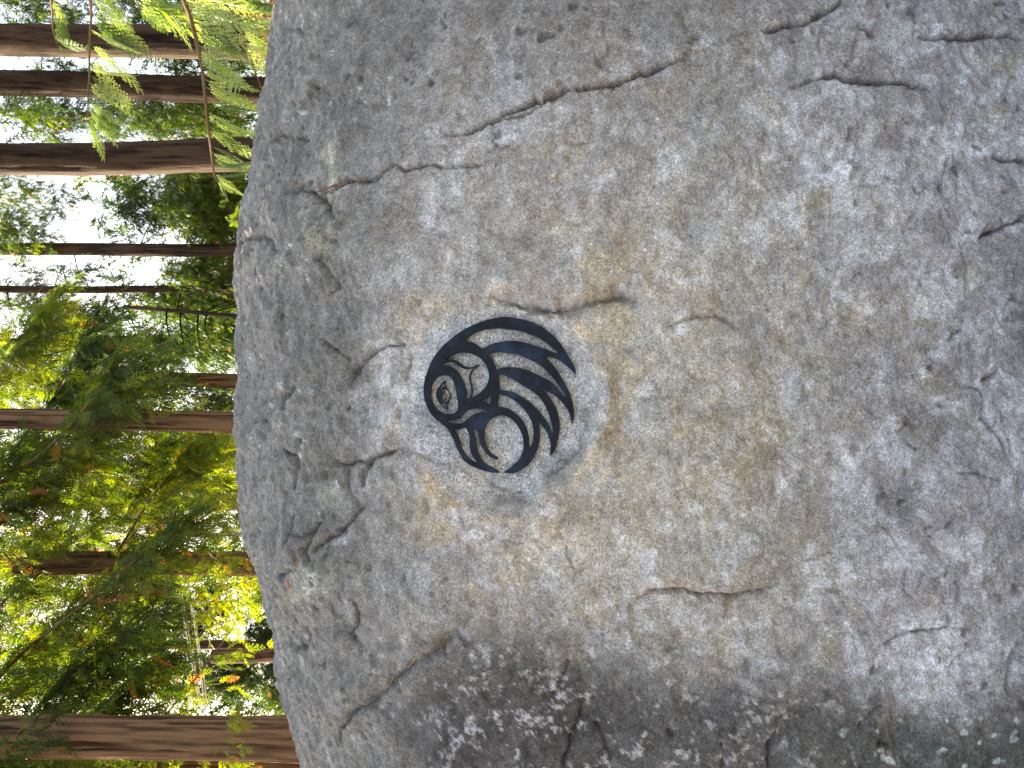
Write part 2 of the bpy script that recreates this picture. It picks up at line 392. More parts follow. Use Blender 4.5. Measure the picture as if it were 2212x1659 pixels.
    K([(743,1010),(740,1045),(750,1075),(768,1092)], 4, .014, .004, 20, .6)
    K([(863,968),(910,991),(950,1005),(1000,1018),(1038,1038),(1064,1052),(1120,1066),(1160,1080)], 8, .014, -.016, 34, .12, .3)
    K([(1062,1084),(1085,1074),(1110,1070),(1145,1084),(1175,1092)], 8, .014, .010, 30, .5)
    K([(1180,1050),(1221,1010),(1254,972),(1266,934),(1276,891),(1287,862)], 13, .018, -.010, 26, .45)
    K([(1215,1020),(1250,980),(1262,940)], 7, .012, 0, 20, .5)
    K([(880,765),(872,800),(874,835)], 7, .018, .006, 20, .5)
    K([(868,880),(862,905)], 6, .014, 0, 20, .5)
    K([(599,944),(619,979),(632,985),(631,1026),(628,1060)], 5, .024, .008, 22, .8)
    K([(605,890),(612,862),(630,832)], 5, .022, .006, 22, .7)
    K([(540,905),(558,914),(572,938)], 4, .014, .006, 18, .7)
    K([(627,1105),(630,1144),(618,1180)], 5, .022, .006, 22, .8)
    K([(693,1105),(686,1144),(677,1156),(673,1187),(681,1222)], 6, .030, .008, 25, .85)
    K([(630,1150),(655,1158),(677,1156)], 4, .014, .006, 20, .7)
    K([(677,1191),(700,1174),(730,1154),(760,1122),(790,1090)], 6, .024, .006, 25, .8)
    K([(612,1244),(630,1232),(650,1222)], 5, .018, .006, 20, .7, .8)
    K([(667,1350),(664,1385),(657,1403),(630,1405)], 5.5, .022, .008, 25, .8)
    K([(740,1580),(752,1566),(769,1540),(799,1517),(828,1490),(862,1460),(895,1434),(937,1405),(974,1375),(1000,1349),(1022,1322)], 13, .022, .004, 30, .25, 0)
    K([(730,1600),(752,1566),(770,1540),(785,1530)], 4, .014, 0, 20, .6)
    K([(768,1290),(779,1322),(775,1349),(756,1368),(776,1396)], 8, .020, 0, 25, .95)
    K([(700,1424),(702,1438)], 9, .016, 0, 25, .8)
    K([(1365,1310),(1378,1303),(1407,1283),(1444,1276),(1480,1273),(1510,1286),(1546,1283),(1576,1283),(1599,1286),(1640,1275),(1690,1262)], 9, .024, .022, 50, .35, .2)
    K([(1203,1131),(1216,1164),(1232,1204),(1249,1243),(1238,1266)], 3.2, .008, .006, 18, .45, 1.0)
    K([(1200,1510),(1209,1468),(1229,1425)], 4, .016, .004, 20, .8)
    K([(1213,1670),(1229,1600),(1249,1553),(1261,1520)], 5, .020, .006, 25, .7)
    K([(1289,1565),(1315,1606),(1322,1650)], 4, .014, 0, 22, .7)
    K([(1442,1575),(1458,1598)], 8, .018, 0, 22, 1.0)
    K([(1556,1590),(1559,1660)], 4, .012, 0, 20, .7)
    K([(1880,1398),(1901,1385),(1924,1372),(1953,1364),(1993,1356),(2029,1354),(2075,1354)], 3.6, .014, .006, 25, .8)
    K([(1880,1440),(1885,1415),(1901,1385)], 3.4, .012, 0, 20, .6)
    K([(1947,1218),(1947,1270),(1966,1290)], 3.6, .010, .004, 20, .5)
    K([(1851,1564),(1878,1532),(1905,1510)], 4, .014, .004, 25, .8)
    K([(1658,1665),(1660,1606),(1672,1565)], 6, .022, .006, 25, .95)
    K([(1885,1594),(1916,1608)], 8, .018, 0, 25, 1.0)
    K([(2182,1400),(2175,1505)], 5, .016, .004, 25, .6)
    K([(1735,1218),(1772,1204),(1808,1190)], 3.6, .010, .004, 20, .5)
    K([(1987,1146),(2026,1139),(2062,1126)], 3.4, .010, .003, 20, .5)
    K([(2070,832),(2100,838),(2122,850),(2126,874),(2119,904),(2142,934),(2156,967),(2163,992)], 4.6, .018, .006, 28, .75, .5)
    K([(2118,826),(2135,815),(2162,802)], 6, .018, .004, 24, 1.0)
    K([(2150,842),(2184,870)], 4, .012, 0, 20, .7)
    K([(2001,781),(2006,802)], 4.5, .014, 0, 20, .9)
    K([(2040,735),(2074,704)], 4, .012, .004, 20, .7)
    K([(2062,1017),(2109,1021),(2165,1040)], 3.4, .012, .004, 25, .5)
    K([(2159,880),(2162,930),(2175,990)], 4, .008, .004, 25, .3)
    K([(1490,92),(1510,84)], 7, .014, 0, 20, .9)
    K([(922,164),(936,172)], 8, .016, 0, 20, .9)
    K([(1285,142),(1300,146)], 8, .012, 0, 20, .8)
    K([(1960,405),(1968,420),(1995,420)], 5, .010, 0, 20, .8)
    K([(1955,1075),(1935,1095)], 14, .012, 0, 25, .8)
    K([(1945,930),(1968,905)], 13, .008, 0, 25, .55)
    K([(1960,955),(1990,975)], 3.6, .010, .003, 20, .7)
    K([(690,560),(712,590),(735,620)], 5, .012, .004, 22, .3)
    K([(1560,655),(1700,700),(1800,690)], 16, .008, .006, 50, 0.0)
    K([(1490,1030),(1600,1120),(1700,1180)], 18, .008, .006, 50, 0.0)
    # far side keeps its own breaks
    P2 = P + N * d[:, None]
    # flattened, dressed panel that carries the steel plate
    ey = 2.031 + 0.04 * (P2[:, 2] - 1.53) + 0.05 * (P2[:, 0])
    tgt = ey + 0.0016 * fbm(P, 30, 3, 131) + 0.004 * fbm(P, 7, 2, 133) + 0.9 * dc
    P2[:, 1] = np.where(front, P2[:, 1] * (1 - flat) + tgt * flat, P2[:, 1])
    # ---------------- colour of the stone and its lichens
    g = lambda cx, cy, sx, sy: np.exp(-((px - cx) / sx) ** 2 - ((py - cy) / sy) ** 2)
    n_a = fbm(W, 4.5, 5, 201, 0.6); n_b = fbm(W, 11, 5, 211, 0.62); n_c = fbm(W, 28, 4, 221, 0.65); n_d = fbm(P, 75, 4, 231, 0.7); n_e = fbm(W, 8, 5, 241, 0.6); n_f = fbm(W, 17, 4, 251, 0.65)
    col = np.ones((len(P), 3)) * srgb(151, 147, 144)
    def lay(c, w):
        nonlocal col
        w = np.clip(w, 0, 1)[:, None]; col = col * (1 - w) + np.array(c) * w
    right = sstep(1500, 2100, px)
    lay(srgb(158, 152, 158), 0.7 * right)
    lay(srgb(178, 172, 162), 0.55 * g(1330, 900, 480, 480))
    lay(srgb(186, 188, 190), 0.5 * sstep(0.0, 0.5, n_b + 0.30 * g(1350, 900, 500, 500) - 0.05))
    tanw = 0.8 * g(1330, 880, 330, 420) + 0.9 * g(1000, 1130, 180, 130) + 0.6 * g(1250, 600, 250, 120) + .4 * g(890, 870, 40, 120) + .45 * g(1150, 1200, 300, 120)
    lay(srgb(180, 168, 150), 0.58 * np.clip(tanw, 0, 1) * sstep(-0.12, 0.35, n_a + 0.4 * n_c))
    lay(srgb(178, 157, 131), 0.45 * np.clip(tanw, 0, 1) * sstep(0.12, 0.34, n_e + 0.2 * n_c))
    lay(srgb(160, 150, 128), 0.45 * sstep(0.1, 0.45, n_e))
    lay(srgb(204, 206, 212), 0.42 * sstep(0.22, 0.5, n_f + 0.25 * right + 0.2 * g(1870, 390, 110, 60) * 2 + 0.5 * g(2000, 1440, 140, 110) + .35 * g(800, 900, 80, 140)))
    lay(srgb(214, 214, 224), 0.65 * g(1865, 385, 110, 34) * sstep(-0.3, 0.2, n_c) + 0.7 * g(2010, 1440, 110, 80) * sstep(-0.3, 0.2, n_c))
    # dark weathering stains, and a tone that darkens the undercut corner
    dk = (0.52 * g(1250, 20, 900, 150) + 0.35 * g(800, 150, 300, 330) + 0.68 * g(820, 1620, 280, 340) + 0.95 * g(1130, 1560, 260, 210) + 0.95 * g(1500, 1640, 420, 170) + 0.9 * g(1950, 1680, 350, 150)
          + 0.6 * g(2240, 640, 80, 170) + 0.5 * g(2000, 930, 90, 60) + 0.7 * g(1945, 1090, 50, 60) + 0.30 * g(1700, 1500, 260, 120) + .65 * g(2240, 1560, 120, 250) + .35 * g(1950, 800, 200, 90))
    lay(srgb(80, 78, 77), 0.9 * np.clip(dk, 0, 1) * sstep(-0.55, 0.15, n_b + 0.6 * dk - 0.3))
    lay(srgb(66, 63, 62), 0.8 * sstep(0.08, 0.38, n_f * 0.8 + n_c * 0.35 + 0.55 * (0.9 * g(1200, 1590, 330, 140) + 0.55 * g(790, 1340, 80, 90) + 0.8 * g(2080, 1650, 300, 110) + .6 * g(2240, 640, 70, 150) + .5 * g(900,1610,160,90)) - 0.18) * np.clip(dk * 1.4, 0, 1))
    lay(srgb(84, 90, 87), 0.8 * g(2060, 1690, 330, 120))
    # lichen on the crest, over a base tone darkened to stand for canopy shade
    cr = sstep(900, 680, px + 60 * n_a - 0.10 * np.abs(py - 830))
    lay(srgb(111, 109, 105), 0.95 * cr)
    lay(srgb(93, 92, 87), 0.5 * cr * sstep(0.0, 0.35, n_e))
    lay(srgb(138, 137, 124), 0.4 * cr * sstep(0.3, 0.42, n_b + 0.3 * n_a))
    lay(srgb(158, 154, 130), 0.85 * (g(690, 505, 26, 42) * sstep(-0.2, 0.1, n_c) + g(706, 375, 24, 60) * 0.7 * sstep(-0.2, 0.1, n_c)))
    lay(srgb(186, 194, 200), 0.5 * sstep(0.30, 0.48, n_c * 0.7 + n_d * 0.45) * sstep(-0.15, 0.3, n_a))
    # lichen specks on the dark lower left
    sp = sstep(0.16, 0.36, n_d * 0.7 + n_c * 0.5 + 0.2 * n_f)
    lay(srgb(168, 164, 166), 0.8 * sp * np.clip(g(1180, 1560, 330, 170) + .6 * g(1700, 1620, 300, 140), 0, 1))
    lay(srgb(190, 200, 202), 0.85 * sstep(0.42, 0.52, fbm(W, 40, 2, 261)) * np.clip(g(2060, 1640, 330, 160), 0, 1))
    # dressed panel of clean granite
    lay(srgb(170, 171, 173), 0.88 * flat)
    lay(srgb(130, 137, 146), 0.52 * flat * sstep(-0.05, 0.3, n_e + 0.35 * g(930, 980, 60, 120)))
    lay(srgb(196, 182, 160), 0.4 * flat * sstep(0.1, 0.35, n_b))
    lay(srgb(190, 160, 124), 0.55 * np.exp(-((rad_ - 1.10) / .07) ** 2) * sstep(-0.1, .35, n_b + .3 * n_f))
    # ink-dark lichen and soil held in the cracks
    lay(srgb(150, 120, 100), 0.3 * np.clip(rust, 0, 1) * sstep(-0.3, 0.3, n_c))
    lay(srgb(56, 51, 48), 0.85 * crackm)
    lay(srgb(60, 56, 52), 0.6 * sstep(0.52, 0.7, pit) * (1 - flat) * (1 - 0.9 * ctr))
    P2g = P2.reshape(NU, NV, 3)
    grain = 0.45 + 0.55 * flat + 0.1 * n_b
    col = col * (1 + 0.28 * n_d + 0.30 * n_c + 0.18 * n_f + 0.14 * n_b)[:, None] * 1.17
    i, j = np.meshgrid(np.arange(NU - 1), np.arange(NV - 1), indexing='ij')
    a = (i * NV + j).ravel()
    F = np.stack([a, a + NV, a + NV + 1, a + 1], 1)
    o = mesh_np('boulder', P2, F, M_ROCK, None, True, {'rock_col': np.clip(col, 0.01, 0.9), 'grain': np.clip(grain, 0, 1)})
    # close the two ends and the underside
    base = len(P2)
    me = o.data
    import bmesh
    tag(o, 'huge grey granite boulder with cracks, lichen and a flat panel for the steel emblem', 'boulder')
    fpx = 1106 - (P2[:, 2] - EYE) / P2[:, 1] * FP; fpy = 829.5 - P2[:, 0] / P2[:, 1] * FP
    return P2, N, fpx, fpy, front
RP, RN, RPX, RPY, RFR = boulder()
_fi = np.where(RFR)[0]
def on_rock(px, py, lift=0.003):
    d = np.hypot(RPX[_fi] - px, RPY[_fi] - py)
    c = _fi[d < max(3.0, d.min() + 1.0)]
    k = c[RP[c, 1].argmin()]
    n = Vector(RN[k]); return Vector(RP[k]) + n * lift, n

# ------------------------------------------------------------------ steel emblem
FR = {'A': (1340, 1000, 6.381), 'B': (1580, 1000, 6.381), 'C': (1340, 1220, 6.381), 'D': (1580, 1220, 6.381), 'E': (1240, 960, 2.7647), 'F': (1420, 1380, 11.06)}
def parse(s):
    out = []
    fr = None
    for tok in s.split():
        if tok[0] in FR: fr = FR[tok[0]]; tok = tok[1:]
        cn = tok.endswith('c'); tok = tok.rstrip('c')
        x, y = map(float, tok.split(','))
        out.append(((fr[0] + x / fr[2]) * 2212 / 3264, (fr[1] + y / fr[2]) * 2212 / 3264, cn))
    return out
def smooth_loop(pts, n=5):
    cs = [i for i, p in enumerate(pts) if p[2]]
    if not cs:
        return catmull([(p[0], p[1]) for p in pts], n, True)
    pts = pts[cs[0]:] + pts[:cs[0]]
    cs = [i for i, p in enumerate(pts) if p[2]] + [len(pts)]
    out = []
    for a, b in zip(cs[:-1], cs[1:]):
        seg = [(pts[k % len(pts)][0], pts[k % len(pts)][1]) for k in range(a, b + 1)]
        out.extend(catmull(seg, n)[:-1] if len(seg) > 2 else [seg[0]])
    return np.array(out)
OUTER = ("B1625,1248c 1625,1140 1575,1030 1500,900 1410,750 1310,600 1180,455 1050,350 900,250 740,175 560,120 400,85 220,68 80,76 A1450,105 1300,145 1150,200 1000,265 850,350 720,435 600,530 480,633 390,735 290,860 210,1000 150,1150 100,1300 72,1450 67,1580 "
  "C75,290 105,400 145,510 200,610 280,710 380,795 480,872 550,940 610,1020 660,1130 710,1250 760,1370 830,1490 F640,965 760,1060 900,1150 1050,1220 1200,1280 1400,1345 1600,1390 1780,1412 1870,1408 1915,1365c 1800,1290 1600,1180 1450,1090 1350,1000 1250,870 1180,730 1120,570 1085,400 1060,200 1030,60 C1062,912c "
  "1120,950 1165,1020 1190,1110 1215,1220 1260,1330 1330,1430 1420,1510 1510,1553 1575,1560c 1593,1530c 1500,1470 1420,1400 1350,1300 1312,1190 1300,1080 1310,970 1340,870 1400,780 1480,715 1570,682 D120,662 230,690 330,745 420,840 490,950 540,1070 562,1200 560,1340 530,1450 470,1560 370,1659 E1060,1472 1010,1502c 1025,1513 1090,1517 1160,1492 1215,1450 D700,1620 790,1480 860,1330 895,1180 900,1040 890,930 878,808c "
  "940,870 1005,950 1060,1050 1100,1170 1118,1300 1110,1400 1105,1497c 1160,1440 1210,1350 1250,1220 1280,1080 1300,930 1300,820 1280,690 1250,570 1190,440 1110,310 1030,210 975,155c 1080,190 1200,260 1300,350 1400,460 1480,580 1520,700 1535,780 1548,850c 1580,760 1595,650 1585,520 1555,370 1510,230 1450,90 1400,0 B1320,1260 1230,1120 1120,990 1000,885c 1100,885 1230,920 1340,980 1440,1060 1540,1150 1590,1210")
HOLES = ["B1288,825c 1150,775 1000,710 850,670 700,615 520,570 380,550 220,555 80,580 A1500,600 1370,655 1270,712c 1200,665 1100,600 1000,565 915,540c 960,495 1060,430 1180,370 1320,325 1480,305 1620,300 B200,315 400,335 560,370 720,430 880,500 1020,590 1130,680 1230,760",
  "A1385,830c 1480,800 1600,790 B100,790 280,805 450,840 620,900 780,980 930,1070 1050,1180 1160,1300 1270,1440 1350,1560 1420,1659 D1412,292c 1350,230 1260,120 1150,0 B1000,1310 830,1230 680,1160 520,1110 350,1085 200,1088 100,1105 20,1140c A1530,1060 1490,970 1440,890",
  "B50,1240c 150,1250 300,1310 450,1400 D500,30 620,100 760,190 880,290 970,410 1040,540 1085,650 1120,780 1150,900 1166,1020c 1145,1025c 1120,940 1080,850 1010,740 920,620 820,510 700,400 560,300 420,215 300,175 180,155 80,150c 82,60 78,0 B65,1300",
  "D75,235c 170,260 300,315 430,400 540,500 630,610 700,730 745,850 765,980 765,1120 740,1240 690,1325c 675,1290 680,1180 665,1050 635,930 590,830 520,730 430,640 330,560 230,515 120,495 5,488c 30,440 55,350",
  "C1440,232c 1432,300 1425,380 1430,475c 1390,435 1330,400 1210,378c 1300,345 1380,300",
  "C555,768c 680,765 790,735 850,680 910,610 990,555 1090,530 1200,530 1290,550 1350,585 1362,608c 1270,600 1170,610 1080,645 1000,700 920,770 850,815 770,830 670,822 590,800",
  "C690,960c 790,955 870,920 905,915 950,960 985,1040 1000,1140 1000,1250 1010,1360 1050,1470 1110,1560 1165,1628c 1080,1590 990,1525 910,1430 850,1320 815,1200 780,1100 740,1020",
  "A530,935c 600,880 700,820 820,792 940,795 1060,825 1180,880 1280,975 1350,1080 1385,1180 1395,1290 1375,1390 1320,1490 1240,1580 1150,1650 C1045,315c 1065,210 A1075,1560 1062,1450 1035,1350 1030,1260 1065,1180 1120,1110 1190,1065 1228,1028c 1140,1045 1060,1080 980,1085 900,1060 830,1010 760,965 690,940 600,932",
  "A435,1045c 510,1000 590,980 680,1000 750,1040 830,1095 910,1130 1000,1130 1075,1108c 1030,1170 995,1240 990,1320 1010,1420 1030,1520 1030,1620 C1020,260 985,310 940,355c 940,250 930,150 905,50 A870,1350 820,1250 740,1150 640,1080 540,1050",
  "A520,1255 600,1280 650,1340 690,1430 715,1540 735,1640 C745,300 765,400 768,500 745,570 680,620 590,640 500,628 410,590 330,520 270,430 235,330 225,220 A240,1460 280,1370 350,1300 430,1262"]
EYE_OUT = "C578,542c 510,530 440,480 385,410 340,330 320,240 330,160 370,90 430,20 A480,1378 518,1366c 525,1388c 512,1425 512,1470 545,1515 C595,180 628,240 628,300 595,370 557,420 547,470"
EYE_H = ["A488,1412c 430,1470 400,1528c 440,1505 485,1490c", "C400,165c 440,135 490,128 550,150 595,210 605,280 570,350 510,395 430,400c 490,370 525,310 530,240 500,190 450,170", "C415,420c 470,425 525,430c 525,480 542,515c 470,480"]
def steel_material():
    m, nt, out = new_mat('blued_steel'); L = nt.links.new
    tc = node(nt, 'ShaderNodeTexCoord').outputs['Object']
    n1 = node(nt, 'ShaderNodeTexNoise'); n1.inputs['Scale'].default_value = 14; n1.inputs['Detail'].default_value = 5; L(tc, n1.inputs['Vector'])
    v = node(nt, 'ShaderNodeTexVoronoi'); v.inputs['Scale'].default_value = 95; L(tc, v.inputs['Vector'])
    n2 = node(nt, 'ShaderNodeTexNoise'); n2.inputs['Scale'].default_value = 110; n2.inputs['Detail'].default_value = 3; L(tc, n2.inputs['Vector'])
    c = ramp(nt, n1.outputs['Fac'], [(0.3, (0.004, 0.004, 0.006)), (0.5, (0.008, 0.013, 0.023)), (0.68, (0.017, 0.031, 0.060))])
    spot = ramp(nt, mathn(nt, 'ADD', v.outputs['Distance'], mathn(nt, 'MULTIPLY', n2.outputs['Fac'], 0.35)), [(0.26, 0.15), (0.40, 1.0), (1.0, 1.35)])
    c = mixc(nt, 1.0, c, spot, 'MULTIPLY')
    rustf = ramp(nt, n2.outputs['Fac'], [(0.62, 0.0), (0.75, 0.35)])
    c = mixc(nt, rustf, c, (0.045, 0.026, 0.020))
    p = node(nt, 'ShaderNodeBsdfPrincipled', Roughness=0.55, Metallic=0.2); p.inputs['Specular IOR Level'].default_value = 0.22; L(c, p.inputs['Base Color'])
    rr = ramp(nt, n2.outputs['Fac'], [(0.3, 0.42), (0.7, 0.68)]); L(rr, p.inputs['Roughness'])
    b = node(nt, 'ShaderNodeBump'); b.inputs['Strength'].default_value = 0.4; b.inputs['Distance'].default_value = 0.001
    L(n2.outputs['Fac'], b.inputs['Height']); L(b.outputs[0], p.inputs['Normal'])
    L(p.outputs[0], out.inputs[0]); return m
def steel_plate(name, loops, mat, parent, O, ex, ez, thick=0.0055):
    cu = bpy.data.curves.new(name, 'CURVE'); cu.dimensions = '2D'; cu.fill_mode = 'BOTH'
    cu.extrude = thick / 2; cu.bevel_depth = 0.0009; cu.bevel_resolution = 1; cu.offset = -0.0009
    for lp in loops:
        sp = cu.splines.new('POLY'); sp.points.add(len(lp) - 1); sp.use_cyclic_u = True
        for q, (x, y) in zip(sp.points, lp): q.co = (x, y, 0, 1)
    t = bpy.data.objects.new('tmp', cu); C.objects.link(t)
    dg = bpy.context.evaluated_depsgraph_get()
    me = bpy.data.meshes.new_from_object(t.evaluated_get(dg)); me.name = name
    bpy.data.objects.remove(t)
    me.materials.clear(); me.materials.append(mat)
    o = bpy.data.objects.new(name, me); C.objects.link(o); o.parent = parent
    return o
def emblem():
    cen = Vector((-0.028, 0, 1.53))
    yc = 2.030 + 0.05 * cen.x - 0.0095
    root = empty('emblem', (cen.x, yc, cen.z))
    nrm = Vector((0.05, -1, 0.04)).normalized()
    ex = Vector((1, 0.05, 0)).normalized(); ez = ex.cross(nrm) * -1
    if ez.z < 0: ez = -ez
    ex = ez.cross(nrm)
    # local x = ex, local y = ez', local z = normal (toward the viewer)
    if ex.x < 0: ex = -ex
    M = Matrix((ex, ez, nrm)).transposed()
    root.rotation_euler = M.to_euler()
    O = Vector(root.location)
    def to_local(L):
        out = []
        for (px, py) in L:
            dv = Vector((-(py - 829.5) / FP, 1, -(px - 1106) / FP)); o = Vector((0, 0, EYE))
            t = (O - o).dot(nrm) / dv.dot(nrm); P = o + dv * t - O
            out.append((P.dot(ex), P.dot(ez)))
        return out
    st = steel_material()
    big = [to_local(smooth_loop(parse(OUTER)))] + [to_local(smooth_loop(parse(h))) for h in HOLES]
    steel_plate('plate', big, st, root, O, ex, ez)
    small = [to_local(smooth_loop(parse(EYE_OUT), 4))] + [to_local(smooth_loop(parse(h), 4)) for h in EYE_H]
    steel_plate('eye', small, st, root, O, ex, ez)
    tag(root, 'round blue-black steel emblem of a bird head with curved feathers, fixed to the boulder face', 'emblem')
emblem()

# ------------------------------------------------------------------ foliage templates
def spray_template(pairs, leaf, L=1.0, fine=False, seed=0):
    """flat cedar spray along +X, unit length; returns V, F(triangles)"""
    r = np.random.default_rng(seed); V = []; F = []
    def tri(a, b, c): k = len(V); V.extend([a, b, c]); F.append((k, k + 1, k + 2))
    def kite(p, dirv, l, w):
        nx, ny = -dirv[1], dirv[0]
        a = p; b = (p[0] + dirv[0] * l * .4 + nx * w, p[1] + dirv[1] * l * .4 + ny * w)
        c = (p[0] + dirv[0] * l, p[1] + dirv[1] * l); d = (p[0] + dirv[0] * l * .4 - nx * w, p[1] + dirv[1] * l * .4 - ny * w)
        k = len(V); V.extend([a, b, c, d]); F.extend([(k, k + 1, k + 2), (k, k + 2, k + 3)])
    kite((0, 0), (1, 0), 1.0, 0.018 if fine else .03)
    for i in range(pairs):
        t = (i + 0.6) / (pairs + .3)
        for s in (-1, 1):
            x = t + r.uniform(-.02, .02) + (0.03 if s > 0 else 0)
            ang = R(38 + 14 * r.random()) * s
            l = (0.40 * (math.sin(math.pi * min(1, (t * .75 + .22))) ** .8) * (1 - .45 * t)) * r.uniform(.8, 1.15)
            dv = (math.cos(ang), math.sin(ang)); p = (x, 0)
            if fine:
                kite(p, dv, l, .010)
                m = leaf
                kite(p, dv, l * .9, .016)
                for q in range(m):
                    u = (q + .7) / (m + .4)
                    pp = (p[0] + dv[0] * l * u, p[1] + dv[1] * l * u)
                    for s2 in (-1, 1):
                        a2 = ang + s2 * R(42); l2 = l * .21 * (1 - .45 * u) * r.uniform(.8, 1.2) + .008
                        kite(pp, (math.cos(a2), math.sin(a2)), l2, .2 * l2)
            else:
                if leaf: kite(p, dv, l, .028)
                else: tri((p[0] - dv[1] * .035, p[1] + dv[0] * .035), (p[0] + dv[1] * .05 + dv[0] * .03, p[1] - dv[0] * .05 + dv[1] * .03), (p[0] + dv[0] * l * 1.1, p[1] + dv[1] * l * 1.1))
                for q in range(leaf):
                    u = (q + .8) / (leaf + .5); pp = (p[0] + dv[0] * l * u, p[1] + dv[1] * l * u)
                    s2 = 1 if (q % 2) else -1
                    a2 = ang + s2 * R(40); l2 = l * .42
                    k = len(V)
                    V.extend([(pp[0] - dv[0] * .03, pp[1] - dv[1] * .03), (pp[0] + dv[0] * .035, pp[1] + dv[1] * .035), (pp[0] + math.cos(a2) * l2, pp[1] + math.sin(a2) * l2)])
                    F.append((k, k + 1, k + 2))
    V = np.array(V, float); z = -0.22 * V[:, 0] ** 2 - 0.35 * V[:, 1] ** 2
    return np.column_stack([V, z]), np.array(F)
T_MID = [spray_template(6, 1, seed=s) for s in range(3)]
T_FAR = [spray_template(4, 0, seed=10 + s) for s in range(3)]
def frames(D, roll, rg):
    """rotation matrices whose x axis is D, with random roll round it"""
    D = D / np.linalg.norm(D, axis=1, keepdims=True)
    up = np.tile(np.array([0, 0, 1.0]), (len(D), 1))
    bad = np.abs(D[:, 2]) > .97; up[bad] = (0, 1, 0)
    Yv = np.cross(up, D); Yv /= np.linalg.norm(Yv, axis=1, keepdims=True)
    Zv = np.cross(D, Yv)
    c, s = np.cos(roll)[:, None], np.sin(roll)[:, None]
    Y2 = Yv * c + Zv * s; Z2 = -Yv * s + Zv * c
    return np.stack([D, Y2, Z2], 2)
def replicate(templates, P, D, S, tint, roll=None, rg=rng):
    n = len(P)
    if roll is None: roll = rg.normal(0, .6, n)
    Rm = frames(D, roll, rg)
    Vs, Fs, Ts = [], [], []; off = 0
    pick = rg.integers(0, len(templates), n)
    for k, (TV, TF) in enumerate(templates):
        m = pick == k
        if not m.any(): continue
        W = np.einsum('nij,vj->nvi', Rm[m], TV) * S[m][:, None, None] + P[m][:, None, :]
        nn = m.sum()
        Vs.append(W.reshape(-1, 3)); Fs.append((TF[None] + (np.arange(nn) * len(TV))[:, None, None]).reshape(-1, 3) + off)
        Ts.append(np.repeat(tint[m], len(TV))); off += nn * len(TV)
    return np.concatenate(Vs), np.concatenate(Fs), np.concatenate(Ts)
def tube(points, radii, sides=8, bark=0.0, seed=0, caps=True):
    pts = np.asarray(points, float); n = len(pts)
    T = np.gradient(pts, axis=0); T /= np.linalg.norm(T, axis=1, keepdims=True)
    ref = np.array([0, 1.0, 0.15]) if abs(T[0][1]) < .8 else np.array([1.0, 0, 0])
    U = np.cross(T, ref); U /= np.linalg.norm(U, axis=1, keepdims=True); Wv = np.cross(T, U)
    a = np.linspace(0, 2 * math.pi, sides, endpoint=False)
    rr = np.asarray(radii)[:, None] * np.ones((1, sides))
    V = pts[:, None, :] + rr[..., None] * (U[:, None] * np.cos(a)[None, :, None] + Wv[:, None] * np.sin(a)[None, :, None])
    gr = np.zeros(n * sides)
    if bark > 0:
        Q = np.stack([np.repeat(np.cos(a)[None], n, 0) * 1.0, np.repeat(np.sin(a)[None], n, 0) * 1.0, np.repeat(pts[:, 2:3], sides, 1)], -1).reshape(-1, 3)
        h = ridged(Q * np.array([1, 1, .16]) + .15 * np.stack([fbm(Q, 2, 2, seed + 5)] * 3, 1), 4.2, 3, seed) + .5 * fbm(Q * np.array([1, 1, .5]), 6, 3, seed + 3)
        gr = np.clip(.5 + .5 * h, 0, 1)
        V = V + (h * bark).reshape(n, sides, 1) * (U[:, None] * np.cos(a)[None, :, None] + Wv[:, None] * np.sin(a)[None, :, None])
    V = V.reshape(-1, 3)
    i, j = np.meshgrid(np.arange(n - 1), np.arange(sides), indexing='ij'); j2 = (j + 1) % sides
    F = np.stack([i * sides + j, i * sides + j2, (i + 1) * sides + j2, (i + 1) * sides + j], -1).reshape(-1, 4)
    return V, F, gr
def join(parts):
    Vs, Fs, As = [], [], []; off = 0
    for V, F, A in parts: Vs.append(V); Fs.append(F + off); As.append(A); off += len(V)
    return np.concatenate(Vs), np.concatenate(Fs), np.concatenate(As)

def clump(cen, rad, n, size, rg, tint, spread=.14, per=9, droop=.55):
    """sprays gathered on short twigs inside an ellipsoid"""
    m = max(1, n // per)
    u = rg.normal(size=(m, 3)); u /= np.linalg.norm(u, axis=1, keepdims=True); u *= rg.random((m, 1)) ** (1 / 2.4)
    c = np.array(cen) + u * np.array(rad)
    d = rg.normal(size=(m, 3)) * np.array([1, 1, .35]); d /= np.linalg.norm(d, axis=1, keepdims=True); d[:, 2] -= droop * .5
    tt = tint + rg.normal(0, .07, m)
    P, D, S, T = [], [], [], []
    for k in range(per):
        f = k / per
        P.append(c + d * (f * size * 2.2) + rg.normal(0, size * .18, (m, 3)))
        dd = d + rg.normal(0, .55, (m, 3)); dd[:, 2] -= droop * (0.5 + rg.random(m)); D.append(dd)
        S.append(size * rg.uniform(.6, 1.3, m)); T.append(tt + rg.normal(0, spread, m))
    return np.concatenate(P), np.concatenate(D), np.concatenate(S), np.concatenate(T)

def px_clump(px, py, rx, ry, y, n, size, tint, dy=1.2, dead=.012, rg=rng, **kw):
    c = at(px, py, y); n = int(n * 3.1); size *= .60; kw.setdefault('per', 12)
    P, D, S, T = clump(c, (ry / FP * y, dy, rx / FP * y), n, size, rg, tint, **kw)
    T = np.clip(T, 0, .86); T = np.where(rg.random(len(T)) < dead, rg.uniform(.93, 1, len(T)), T)
    return P, D, S, T
def crown_mesh(root, name, lst, templates, mat=None):
    P = np.concatenate([q[0] for q in lst]); D = np.concatenate([q[1] for q in lst]); S = np.concatenate([q[2] for q in lst]); T = np.concatenate([q[3] for q in lst])
    V, F, A = replicate(templates, P, D, S, T)
    return obj_local(name, V, F, mat or M_LEAF, root, False, {'tint': A})

